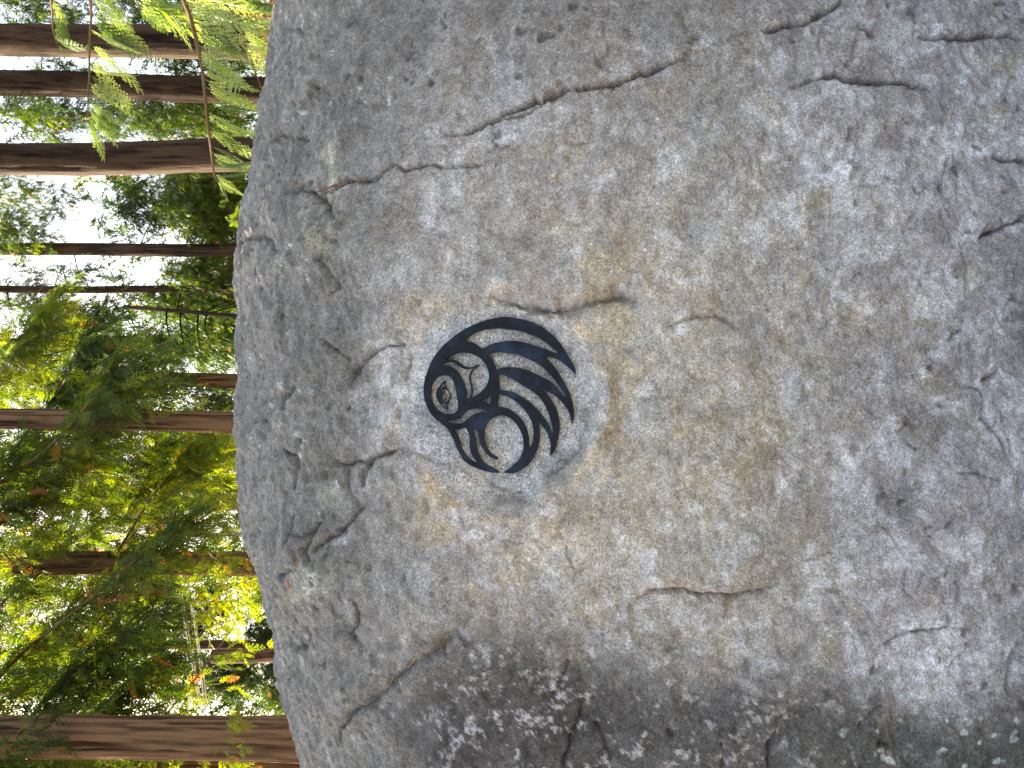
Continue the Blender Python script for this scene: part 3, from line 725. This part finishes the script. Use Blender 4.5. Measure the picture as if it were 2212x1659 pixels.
def trunk_pts(x0, y, x_at, ztop, lean=0.0, n=90, wob=.03, seed=0):
    z = np.linspace(-.3, ztop, n); rg = np.random.default_rng(seed)
    ph = rg.random(4) * 6
    x = x0 + lean * z + wob * (np.sin(z * .5 + ph[0]) + .5 * np.sin(z * 1.3 + ph[1])); yy = y + wob * np.sin(z * .4 + ph[2])
    return np.column_stack([x, yy, z])
def tree(name, label, cat, y, pyl, pyr, w_px, ztop, mat, clumps=(), upper=None, sides=44, taper=.35, seed=0, group='forest trees behind the boulder', bark=.05, limbs=(), templates=None, stubs=0):
    """pyl / pyr: where the trunk's axis stands in the view at px 0 and px 520"""
    a, b = at(0, pyl, y), at(520, pyr, y)
    lean = (a.x - b.x) / (a.z - b.z); x0 = b.x - lean * b.z
    r0 = w_px / FP * y / 2
    zm = at(350, 0, y).z
    P = trunk_pts(x0, y, 0, ztop, lean, 110 if w_px > 25 else 60, .012 * min(3, r0 / .1), seed)
    P[:, 0] -= np.interp(zm, P[:, 2], P[:, 0]) - (x0 + lean * zm)
    z = P[:, 2]; rad = r0 * (1 - taper * (z - zm) / max(ztop, 1)) * (1 + .5 * np.exp(-np.clip(z, 0, 9) / .5))
    rad = np.clip(rad, r0 * .12, None)
    root = empty(name, (P[0, 0], y, 0)); tag(root, label, cat, group)
    V, F, G = tube(P, rad, sides, r0 * bark * 1.6, seed)
    obj_local('trunk', V, F, mat, root, True, {'groove': G})
    rg = np.random.default_rng(seed + 99)
    if stubs:
        for k in range(stubs):
            zz = rg.uniform(at(540, 0, y).z, min(at(0, 0, y).z, ztop - .3)); c = np.array([np.interp(zz, z, P[:, q]) for q in range(3)])
            an = rg.uniform(0, 6.28); l = rg.uniform(.5, 1.6)
            dv = np.array([math.cos(an), math.sin(an) * .6, rg.uniform(-.3, .25)])
            t = np.linspace(0, 1, 8)[:, None]; pts = c + dv * l * t + np.array([0, 0, -.25]) * t ** 2 * l
            V, F, G = tube(pts, np.linspace(.025, .006, 8), 5); obj_local('limb', V, F, mat, root, True, {'groove': G})
    for L_ in limbs:
        pts = catmull([tuple(q) for q in L_[0]], 6); V, F, G = tube(pts, np.linspace(L_[1], L_[1] * .25, len(pts)), 7)
        obj_local('limb', V, F, mat, root, True, {'groove': G})
    lst = list(clumps)
    if upper:
        zlo, n, rr, sz = upper
        for k in range(10):
            f = k / 9; zz = zlo + (ztop - zlo) * f; rk = rr * (1 - .75 * f) + .3
            c = (np.interp(zz, z, P[:, 0]), y, zz)
            Pq, Dq, Sq, Tq = clump(c, (rk, rk, (ztop - zlo) / 9), max(9, n // 10), sz * .55, rg, .35)
            lst.append((Pq, Dq, Sq, np.clip(Tq, 0, .86)))
    if lst: crown_mesh(root, 'crown', lst, templates or T_FAR)
    return root

pc = px_clump
# trees from the right of the place (top of the picture) to the left
tree('cedar_tree', 'brown cedar trunk farthest right, half hidden behind the bright hanging fronds', 'tree', 14, 88, 91, 66, 22, M_BARK,
     [pc(60, 22, 110, 24, 15, 420, .32, .4), pc(300, 10, 180, 34, 16, 620, .34, .3), pc(480, 40, 70, 50, 15.5, 300, .3, .25), pc(430, 142, 130, 16, 17, 420, .28, .25), pc(150, 142, 60, 12, 17, 110, .28, .2)], (11, 700, 3.0, .7), seed=1)
tree('cedar_tree', 'dark trunk second from the right, between two thicker cedar trunks', 'tree', 16, 183, 193, 54, 22, M_BARK,
     [pc(60, 240, 90, 30, 17, 460, .3, .5), pc(400, 258, 130, 44, 17.5, 1300, .3, .36), pc(200, 255, 90, 34, 18, 420, .3, .3), pc(90, 290, 60, 14, 18, 120, .3, .2), pc(60, 140, 60, 14, 18, 70, .3, .3), pc(260, 235, 60, 16, 18, 160, .3, .2)], (12, 700, 3.0, .7), seed=2)
tree('cedar_tree', 'thick dark brown trunk third from the right with open sky on its left', 'tree', 12, 342, 337, 68, 20, M_BARK,
     [pc(540, 470, 60, 60, 12.5, 100, .22, .45)], (9.5, 600, 2.6, .7), seed=3)
tree('conifer_tree', 'slim dark trunk beside the widest gap of open sky', 'tree', 24, 541, 541, 27, 24, M_BARK,
     [pc(440, 440, 110, 80, 24, 2400, .36, .5), pc(300, 440, 60, 60, 25, 620, .36, .38), pc(430, 390, 90, 20, 23, 500, .34, .6), pc(110, 450, 12, 55, 25, 120, .34, .25), pc(160, 425, 45, 14, 25, 90, .34, .3), pc(30, 500, 60, 36, 23, 420, .36, .5),
      pc(430, 590, 90, 40, 25, 800, .36, .55), pc(180, 592, 70, 16, 25, 160, .36, .2), pc(240, 500, 40, 8, 25, 60, .36, .2), pc(60, 415, 20, 12, 25, 60, .36, .2), pc(20, 420, 40, 60, 26, 260, .36, .4), pc(470, 500, 60, 40, 27, 500, .36, .3), pc(260, 400, 40, 20, 26, 120, .36, .3)], (17, 500, 3.4, .9), seed=4, stubs=7)
tree('conifer_tree', 'slender brown trunk rising alone against the bright sky gap', 'tree', 25, 626, 624, 16, 24, M_BARK,
     [pc(430, 660, 100, 40, 26, 760, .36, .3), pc(50, 645, 70, 40, 26, 420, .36, .35), pc(130, 700, 90, 45, 27, 520, .36, .2), pc(340, 655, 60, 30, 26, 320, .36, .3), pc(220, 690, 60, 40, 28, 420, .36, .2), pc(450, 700, 70, 60, 28, 700, .4, .15), pc(500, 610, 30, 40, 26, 220, .36, .5)], (17, 400, 2.6, .9), seed=5, sides=24, stubs=9)
tree('dead_sapling', 'thin bare dead sapling with twigs, next to the slender trunk', 'tree', 20, 640, 683, 8, 10.6, M_BARK, seed=6, sides=12, taper=.8, stubs=9)
tree('fir_tree', 'dark bushy fir with drooping boughs just behind the middle of the boulder crest', 'tree', 30, 738, 740, 14, 20, M_BARK,
     [pc(470, 740, 60, 45, 30, 900, .42, .12), pc(390, 750, 60, 36, 30, 620, .42, .15), pc(320, 745, 50, 30, 30, 320, .42, .1), pc(200, 745, 90, 40, 30, 560, .42, .2), pc(60, 760, 80, 60, 29, 700, .42, .25)], (20, 200, 2.5, .9), seed=7, sides=20)
tree('cedar_tree', 'reddish trunk whose upper part is lost in the green boughs', 'tree', 26, 815, 823, 30, 24, M_BARK_RED,
     [pc(300, 830, 130, 40, 25, 800, .34, .35, dead=.08), pc(450, 870, 60, 30, 26, 420, .34, .25), pc(120, 850, 110, 60, 25, 900, .34, .22), pc(230, 900, 120, 60, 27, 700, .34, .2), pc(400, 930, 80, 60, 28, 600, .36, .2)], (18, 400, 3.0, .9), seed=8)
tree('cedar_tree', 'straight red-brown trunk with a sunlit left edge, left of the crest middle', 'tree', 7.6, 903, 912, 44, 14, M_BARK_RED,
     [pc(470, 965, 60, 34, 20, 620, .3, .78), pc(430, 1010, 70, 40, 21, 560, .3, .66), pc(350, 950, 40, 16, 21, 120, .3, .6), pc(130, 1000, 130, 70, 22, 700, .34, .3), pc(330, 1020, 70, 50, 22, 400, .34, .4)], (8.2, 400, 2.4, .7), seed=9)
tree('cedar_tree', 'sunlit tan trunk half covered by yellow-green boughs', 'tree', 25, 1080, 1089, 30, 24, M_BARK_RED,
     [pc(470, 1050, 55, 45, 24, 900, .3, .8), pc(360, 1120, 60, 40, 24, 500, .34, .55, dead=.08), pc(480, 1140, 40, 30, 26, 300, .3, .5), pc(120, 1200, 150, 90, 27, 1400, .42, .2), pc(120, 1420, 160, 110, 27, 2000, .42, .22), pc(300, 1250, 90, 90, 27, 900, .4, .22), pc(260, 1090, 110, 70, 28, 800, .4, .2), pc(50, 1270, 70, 60, 27, 600, .38, .4), pc(30, 1000, 60, 90, 27, 500, .38, .35)], (18, 400, 3.0, .9), seed=10)
tree('cedar_tree', 'broad brown trunk streaked with sunlight behind the low boughs', 'tree', 8.8, 1212, 1220, 50, 15, M_BARK_RED,
     [pc(500, 1200, 30, 20, 8.4, 60, .2, .7, dead=.2), pc(500, 1300, 44, 42, 9.4, 110, .24, .82), pc(430, 1235, 30, 20, 9.4, 50, .24, .75)], (9, 500, 2.6, .8), seed=11)
tree('cedar_tree', 'thin brown trunk crossing behind the power lines', 'tree', 32, 1388, 1394, 17, 20, M_BARK,
     [pc(560, 1370, 50, 50, 35, 500, .5, .2), pc(500, 1460, 60, 60, 36, 700, .5, .15), pc(590, 1480, 40, 70, 35, 500, .5, .3), pc(420, 1330, 70, 70, 36, 1000, .5, .12), pc(400, 1480, 70, 60, 37, 700, .5, .2), pc(300, 1400, 60, 90, 36, 500, .5, .3)], (20, 200, 3, 1), seed=12, sides=20)
sn = tree('broken_snag', 'short broken-off reddish trunk standing just behind the left shoulder of the boulder', 'tree', 24, 1418, 1418, 28, at(458, 0, 24).z, M_BARK_RED, seed=13, taper=.1)
tree('cedar_tree', 'big red-brown cedar trunk at the far left with a bright left edge', 'tree', 6.3, 1592, 1592, 84, 13, M_BARK_RED,
     [pc(60, 1590, 46, 26, 5.9, 34, .2, .3, dy=.2), pc(495, 1578, 22, 26, 5.9, 26, .17, .7, dy=.2, dead=.2)], (9.4, 300, 1.6, .6), bark=.09, seed=14, sides=72, taper=.5)
tree('cedar_tree', 'pale lit trunk at the left edge, mostly behind the big cedar trunk', 'tree', 9, 1668, 1664, 44, 18, M_BARK_RED,
     [pc(300, 1655, 200, 14, 8, 120, .2, .85), pc(520, 1652, 60, 10, 8, 70, .2, .85)], (12, 300, 2, .8), seed=15)

# low cedar boughs reaching in from the left
def near_boughs():
    root = empty('cedar_tree', (-10.5, 8.0, 0)); rg = np.random.default_rng(55)
    tag(root, 'spreading cedar whose long drooping boughs with rusty tips fill the left background', 'tree', 'forest trees behind the boulder')
    z = np.linspace(-.3, 17, 60); P = np.column_stack([-10.5 + 0 * z, 8 + 0 * z, z])
    V, F, G = tube(P, .34 * (1 - z / 20), 32, .03, 3); obj_local('trunk', V, F, M_BARK_RED, root, True, {'groove': G})
    LB = [(8.2, [(-260, 1300), (-90, 1180), (43, 1106), (123, 1033), (190, 960), (225, 925)], .032),
          (7.6, [(-230, 1200), (-60, 1080), (77, 990), (187, 876), (232, 790)], .030),
          (8.8, [(-80, 1640), (80, 1460), (200, 1280), (320, 1086), (380, 1010), (400, 975)], .030),
          (7.4, [(-200, 1700), (-60, 1530), (43, 1416), (150, 1330), (280, 1220), (385, 1150)], .034),
          (8.0, [(-60, 1900), (100, 1680), (190, 1550), (270, 1490), (330, 1450), (370, 1420)], .032),
          (9.2, [(-240, 1500), (-90, 1400), (20, 1290), (120, 1200), (250, 1110), (300, 1060)], .028),
          (9.5, [(100, 1900), (260, 1680), (370, 1530), (450, 1430), (520, 1330), (545, 1270)], .024),
          (8.5, [(-100, 1150), (-20, 1050), (40, 960), (110, 870), (150, 800), (165, 740)], .024),
          (9.0, [(-160, 1000), (-70, 880), (0, 800), (50, 740), (75, 690)], .022),
          (7.0, [(-140, 1800), (-40, 1700), (60, 1560), (130, 1470), (230, 1400), (330, 1330)], .026),
          (10.5, [(60, 1900), (120, 1600), (180, 1450), (260, 1330), (340, 1270), (400, 1230)], .022),
          (10.0, [(-100, 1330), (0, 1250), (100, 1130), (160, 1060), (280, 1010), (330, 980)], .022)]
    Ps, Ds, Ss, Ts = [], [], [], []
    for y0, pl, r in LB:
        n = len(pl); pts = []
        for k, (px, py) in enumerate(pl):
            pts.append(tuple(at(px, py, y0 + .5 * math.sin(k * 1.3 + y0 * 5))))
        # carry the bough back to the trunk
        pts = [(-10.5, 8.0, pts[0][2] + 1.6)] + pts
        cv = catmull(pts, 10); V, F, G = tube(cv, np.linspace(r * 1.0, .004, len(cv)), 7)
        obj_local('limb', V, F, M_TWIG, root, True, {'groove': G})
        m = len(cv)
        tint_b = rg.uniform(.38, .68)
        for k in range(8, m):
            f = k / m
            for s in range(5):
                # side twig hanging from the bough
                base = cv[k] + rg.normal(0, .03, 3)
                L_ = rg.uniform(.35, .95) * (1.15 - .5 * f)
                dv = np.array([rg.normal(0, .6) + .25, rg.normal(0, .7), -.25 - rg.random() * .8]); dv /= np.linalg.norm(dv)
                tw = tint_b + rg.normal(0, .13)
                dead = rg.random() < .014
                for q in range(6):
                    u = (q + rg.random()) / 6
                    p = base + dv * L_ * u + np.array([0, 0, -.15]) * u * u
                    dd = dv + rg.normal(0, .45, 3); dd[2] -= .25
                    Ps.append(p); Ds.append(dd); Ss.append(rg.uniform(.11, .24)); Ts.append(rg.uniform(.93, 1) if (dead or rg.random() < .005) else float(np.clip(tw + rg.normal(0, .1), 0, .88)))
    P = np.array(Ps); qx = 1106 - (P[:, 2] - EYE) / P[:, 1] * FP; qy = 829.5 - P[:, 0] / P[:, 1] * FP
    # the boughs leave an opening through which the wires and the far trees show
    win = sstep(330, 400, qx + 40 * vnoise(P, 1.1, 5)) * sstep(1230, 1275, qy) * (1 - .0 * qy)
    keep = rg.random(len(Ps)) < .9 * (1 - .9 * win); P, D, S, T = [np.array(q)[keep] for q in (Ps, Ds, Ss, Ts)]
    V, F, A = replicate(T_MID, P, D, S, T, rg=rg); obj_local('foliage', V, F, M_LEAF, root, False, {'tint': A})
    # unseen upper crown, with outer clumps added to keep the sun off the stone
    lst = []
    for c, rd, n in [((-4.6, 7.0, 7.5), (1.8, 1.8, 1.6), 2700), ((-10.5, 8, 11), (2.6, 2.6, 4), 1200), ((-4.2, 5.2, 6.4), (1.1, 1.1, .9), 700)]:
        Pq, Dq, Sq, Tq = clump(c, rd, n, .42, rg, .4); lst.append((Pq, Dq, Sq, np.clip(Tq, 0, .86)))
    crown_mesh(root, 'crown', lst, T_FAR)
    for c in ((-4.6, 7.0, 7.6), (-4.2, 5.2, 6.5)):
        cv = catmull([(-10.5, 8, c[2] + .4), ((-10.5 + c[0]) / 2, (8 + c[1]) / 2, c[2] + .6), c], 10)
        V, F, G = tube(cv, np.linspace(.09, .02, len(cv)), 7); obj_local('limb', V, F, M_TWIG, root, True, {'groove': G})
near_boughs()

# far wood
def far_wood():
    rg = np.random.default_rng(5); lst = []
    for k in range(100):
        x = rg.uniform(-32, 28); y = rg.uniform(44, 62); h = rg.uniform(19, 24)
        for q in range(7):
            f = q / 6; rr = 2.8 * (1 - .7 * f) + .3
            Pq, Dq, Sq, Tq = clump((x, y, 4 + (h - 4) * f), (rr, rr, 1.5), 54, 1.0, rg, rg.uniform(.05, .5)); lst.append((Pq, Dq, Sq, np.clip(Tq, 0, .86)))
    P = np.concatenate([q[0] for q in lst]); D = np.concatenate([q[1] for q in lst]); S = np.concatenate([q[2] for q in lst]); T = np.concatenate([q[3] for q in lst])
    V, F, A = replicate([spray_template(3, 0, seed=30 + q) for q in range(3)], P, D, S, T, rg=rg)
    tag(mesh_np('far_wood', V, F, M_LEAF, None, False, {'tint': A}), 'dark green wood far behind the trunks', 'wood', None, 'stuff')
far_wood()

# ------------------------------------------------------------------ utility pole and wires
M_POLE = plain_material('weathered_pole', (0.42, 0.42, 0.38), .8, .15, 6)
M_WIRE = plain_material('wire', (0.55, 0.50, 0.42), .5, .1, 3)
def pole_and_wires():
    y = 22; a, b = at(368, 1154, y), at(560, 1155, y)
    root = empty('utility_pole', (b.x, y, 0)); tag(root, 'pale grey utility pole seen between the trees, with wires running to the left', 'utility pole')
    z = np.linspace(-.2, a.z, 30); V, F, G = tube(np.column_stack([b.x + 0 * z, y + 0 * z, z]), .075 - .002 * z, 14); obj_local('pole', V, F, M_POLE, root)
    V, F, G = tube([(b.x - .6, y - .09, a.z - .3), (b.x, y - .09, a.z - .3), (b.x + .6, y - .09, a.z - .3)], [.04, .04, .04], 6); obj_local('crossarm', V, F, M_POLE, root)
    W = [('highest', [(366, 1154), (384, 1266), (405, 1382), (421, 1470), (437, 1545), (470, 1680)]), ('second highest', [(372, 1154), (391, 1270), (410, 1382), (424, 1460), (441, 1545), (476, 1680)]),
         ('second lowest', [(386, 1154), (402, 1250), (423, 1372), (433, 1450), (446, 1545), (480, 1680)]), ('lowest', [(390, 1154), (407, 1262), (428, 1380), (440, 1460), (452, 1545), (488, 1680)])]
    for nm, pl in W:
        cv = catmull([tuple(at(px, py, y)) for px, py in pl], 8); V, F, G = tube(cv, np.full(len(cv), .016), 5)
        o = mesh_np('power_wire', V, F, M_WIRE, None, True)
        tag(o, f'pale power wire, {nm} of the four strung from the utility pole', 'wire', 'power wires on the utility pole')
pole_and_wires()

# ------------------------------------------------------------------ hanging fronds in front of the trees, behind the crest
FINE = [spray_template(10, 5, fine=True, seed=40 + s) for s in range(4)]
def fine_mesh(k, mat, tint):
    V, F = FINE[k]; me = bpy.data.meshes.new('spray')
    me.from_pydata([tuple(v) for v in V], [], [tuple(f) for f in F])
    a = me.attributes.new('tint', 'FLOAT', 'POINT'); a.data.foreach_set('value', np.clip(np.full(len(V), tint) + .12 * np.sin(V[:, 0] * 9), 0, 1).astype(np.float32))
    me.materials.append(mat); return me
FM = [fine_mesh(k, M_FROND, t) for k in range(4) for t in (.35, .75, 1.0)]
FD = [fine_mesh(k, M_DEAD, t) for k in range(2) for t in (.2, .7)]
def hanging(label, y, stem, r, sprays, meshes, mat=M_TWIG, seed=0, cat='branch'):
    rg = np.random.default_rng(seed); root = empty('hanging_branch', at(stem[0][0], stem[0][1], y)); tag(root, label, cat, 'cedar branches hanging behind the crest')
    cv = catmull([tuple(at(px, py, y + .1 * math.sin(py * .02))) for px, py in stem], 8); V, F, G = tube(cv, np.linspace(r, r * .3, len(cv)), 7)
    obj_local('stem', V, F, mat, root)
    for (px, py, qx, qy) in sprays:
        yy = y + rg.normal(0, .05)
        a, b = at(px, py, yy), at(qx, qy, yy + rg.normal(0, .08)); L_ = (b - a).length
        Rm = frames(np.array([tuple(b - a)]), np.array([rg.normal(math.pi / 2, .55)]), rg)[0]
        o = bpy.data.objects.new('spray', meshes[rg.integers(0, len(meshes))]); C.objects.link(o); o.parent = root
        o.matrix_local = Matrix.Translation(a - root.location) @ Matrix([list(q) for q in Rm]).to_4x4() @ Matrix.Diagonal((L_ * 1.18, L_ * rg.uniform(.42, .56), L_, 1))
    return root
def auto_sprays(stem, n, l0, l1, dx, dy, seed):
    rg = np.random.default_rng(seed); cv = catmull(stem, 12); out = []
    for k in range(n):
        f = (k + rg.random() * .6) / n; p = cv[int(f * (len(cv) - 1))]; l = (l0 + (l1 - l0) * f) * rg.uniform(.85, 1.3)
        a = math.atan2(dy, dx) + rg.normal(0, .16); out.append((p[0], p[1], p[0] + l * math.cos(a), p[1] + l * math.sin(a)))
    out.append((cv[-1][0], cv[-1][1], cv[-1][0] + l1 * .5, cv[-1][1] + l1 * .5))
    return out
st1 = [(108, -60), (110, 0), (113, 33), (115, 67), (125, 97)]
hanging('short green cedar branch tip hanging highest at the right edge', 3.7, st1, .006, auto_sprays(st1, 6, 75, 50, 1, 1.1, 1), FM, seed=1)
st2 = [(190, -70), (195, 0), (197, 33), (195, 67), (193, 133), (193, 167), (190, 200), (190, 230), (187, 262)]
hanging('long thin cedar branch with bright sprays, middle one of the hanging branches', 3.6, st2, .007, auto_sprays(st2, 17, 140, 75, 1, .7, 2) + [(187, 260, 238, 340), (188, 255, 258, 306)], FM, seed=2)
st3 = [(375, -80), (397, 0), (413, 43), (425, 93), (437, 150), (443, 207), (450, 277), (457, 333), (462, 373), (470, 392)]
hanging('longest sunlit cedar branch sweeping low over the right shoulder of the boulder', 3.5, st3, .011, auto_sprays(st3, 25, 185, 60, 1, .5, 3) + [(470, 390, 496, 424)], FM, seed=3)
st4 = [(280, -60), (290, -10), (300, 15)]
hanging('leafy cedar branch end poking in above the longest branch at the right edge', 3.9, st4, .007, auto_sprays(st4, 12, 180, 120, 1, .5, 4), FM, seed=4)
st5 = [(470, -60), (500, -5), (515, 50), (530, 110)]
hanging('dense pale cedar branch low at the right edge just above the crest', 3.75, st5, .007, auto_sprays(st5, 17, 120, 90, 1, .5, 5), FM, seed=5)
st6 = [(566, -40), (560, 0), (550, 50), (533, 107), (547, 140), (567, 200)]
hanging('rusty dead twig with orange sprays beside the right end of the crest', 4.1, st6, .005, auto_sprays(st6, 12, 85, 35, .9, .1, 6) + [(560, -20, 545, 70), (580, -25, 600, 60), (540, -10, 530, 70), (535, -20, 560, 60), (600, -30, 585, 50), (520, -10, 535, 75), (570, 10, 575, 90), (550, 0, 590, 70)], FD, M_REDTWIG, seed=6)

# ------------------------------------------------------------------ litter caught on the boulder
def needle(label, pts, r=.0016, mat=M_NEEDLE, name='dry_needle'):
    P = [tuple(on_rock(px, py, .004)[0]) for px, py in pts]; cv = catmull(P, 4)
    V, F, G = tube(cv, np.linspace(r, r * .4, len(cv)), 5); o = mesh_np(name, V, F, mat); tag(o, label, 'dead needle' if name == 'dry_needle' else 'twig', 'dry litter on the boulder')
needle('curved tan needle at the upper end of the long diagonal groove', [(1012, 1330), (1005, 1345), (998, 1360)])
needle('straw-coloured needle lying in the middle of the long diagonal groove', [(899, 1422), (888, 1436), (884, 1444)])
needle('pale needle lower in the long diagonal groove', [(852, 1462), (846, 1472), (838, 1484)])
needle('short brown needle near the pit on the left shoulder', [(659, 1420), (662, 1434), (667, 1449)])
needle('thin tan needle beside the deep left crack', [(714, 1152), (706, 1162), (700, 1168)])
needle('upright brown needle on the shoulder right of the crest', [(782, 76), (784, 92)])
needle('slim straw needle left of the upright one', [(767, 72), (776, 88)], .0012)
needle('reddish twig lying in the forked crack near the crest', [(716, 405), (735, 396), (752, 383)], .0022, M_REDTWIG, 'dead_twig')
needle('bent red-brown twig in the fork below the crest', [(690, 416), (712, 404), (728, 402)], .0025, M_REDTWIG, 'dead_twig')
needle('thin rusty twig under the main diagonal crack', [(1318, 197), (1330, 186)], .0014, M_REDTWIG, 'dead_twig')
def scrap(label, px, py, size, ang, mesh):
    p, n = on_rock(px, py, .006)
    q = n.to_track_quat('Z', 'Y').to_matrix().to_4x4(); o = bpy.data.objects.new('dead_spray', mesh); C.objects.link(o)
    o.matrix_world = Matrix.Translation(p) @ q @ Matrix.Rotation(R(ang), 4, 'Z') @ Matrix.Diagonal((size, size, size, 1))
    tag(o, label, 'dead leaf', 'dry litter on the boulder')
scrap('orange dead cedar scrap at the left end of the forked crack', 645, 400, .045, 70, FD[1])
scrap('brown cedar scrap wedged in the notch on the crest', 583, 519, .04, 160, FD[0])
scrap('tan cedar scrap in the left hollow below the crest', 618, 1243, .05, 200, FD[3])
scrap('rust-red cedar scrap beside the tan one in the left hollow', 640, 1226, .04, 20, FD[0])
scrap('golden cedar scrap in the long diagonal groove', 966, 1380, .04, 120, FD[3])
scrap('small russet scrap caught on the rim right of the crest', 537, 415, .03, 40, FD[0])
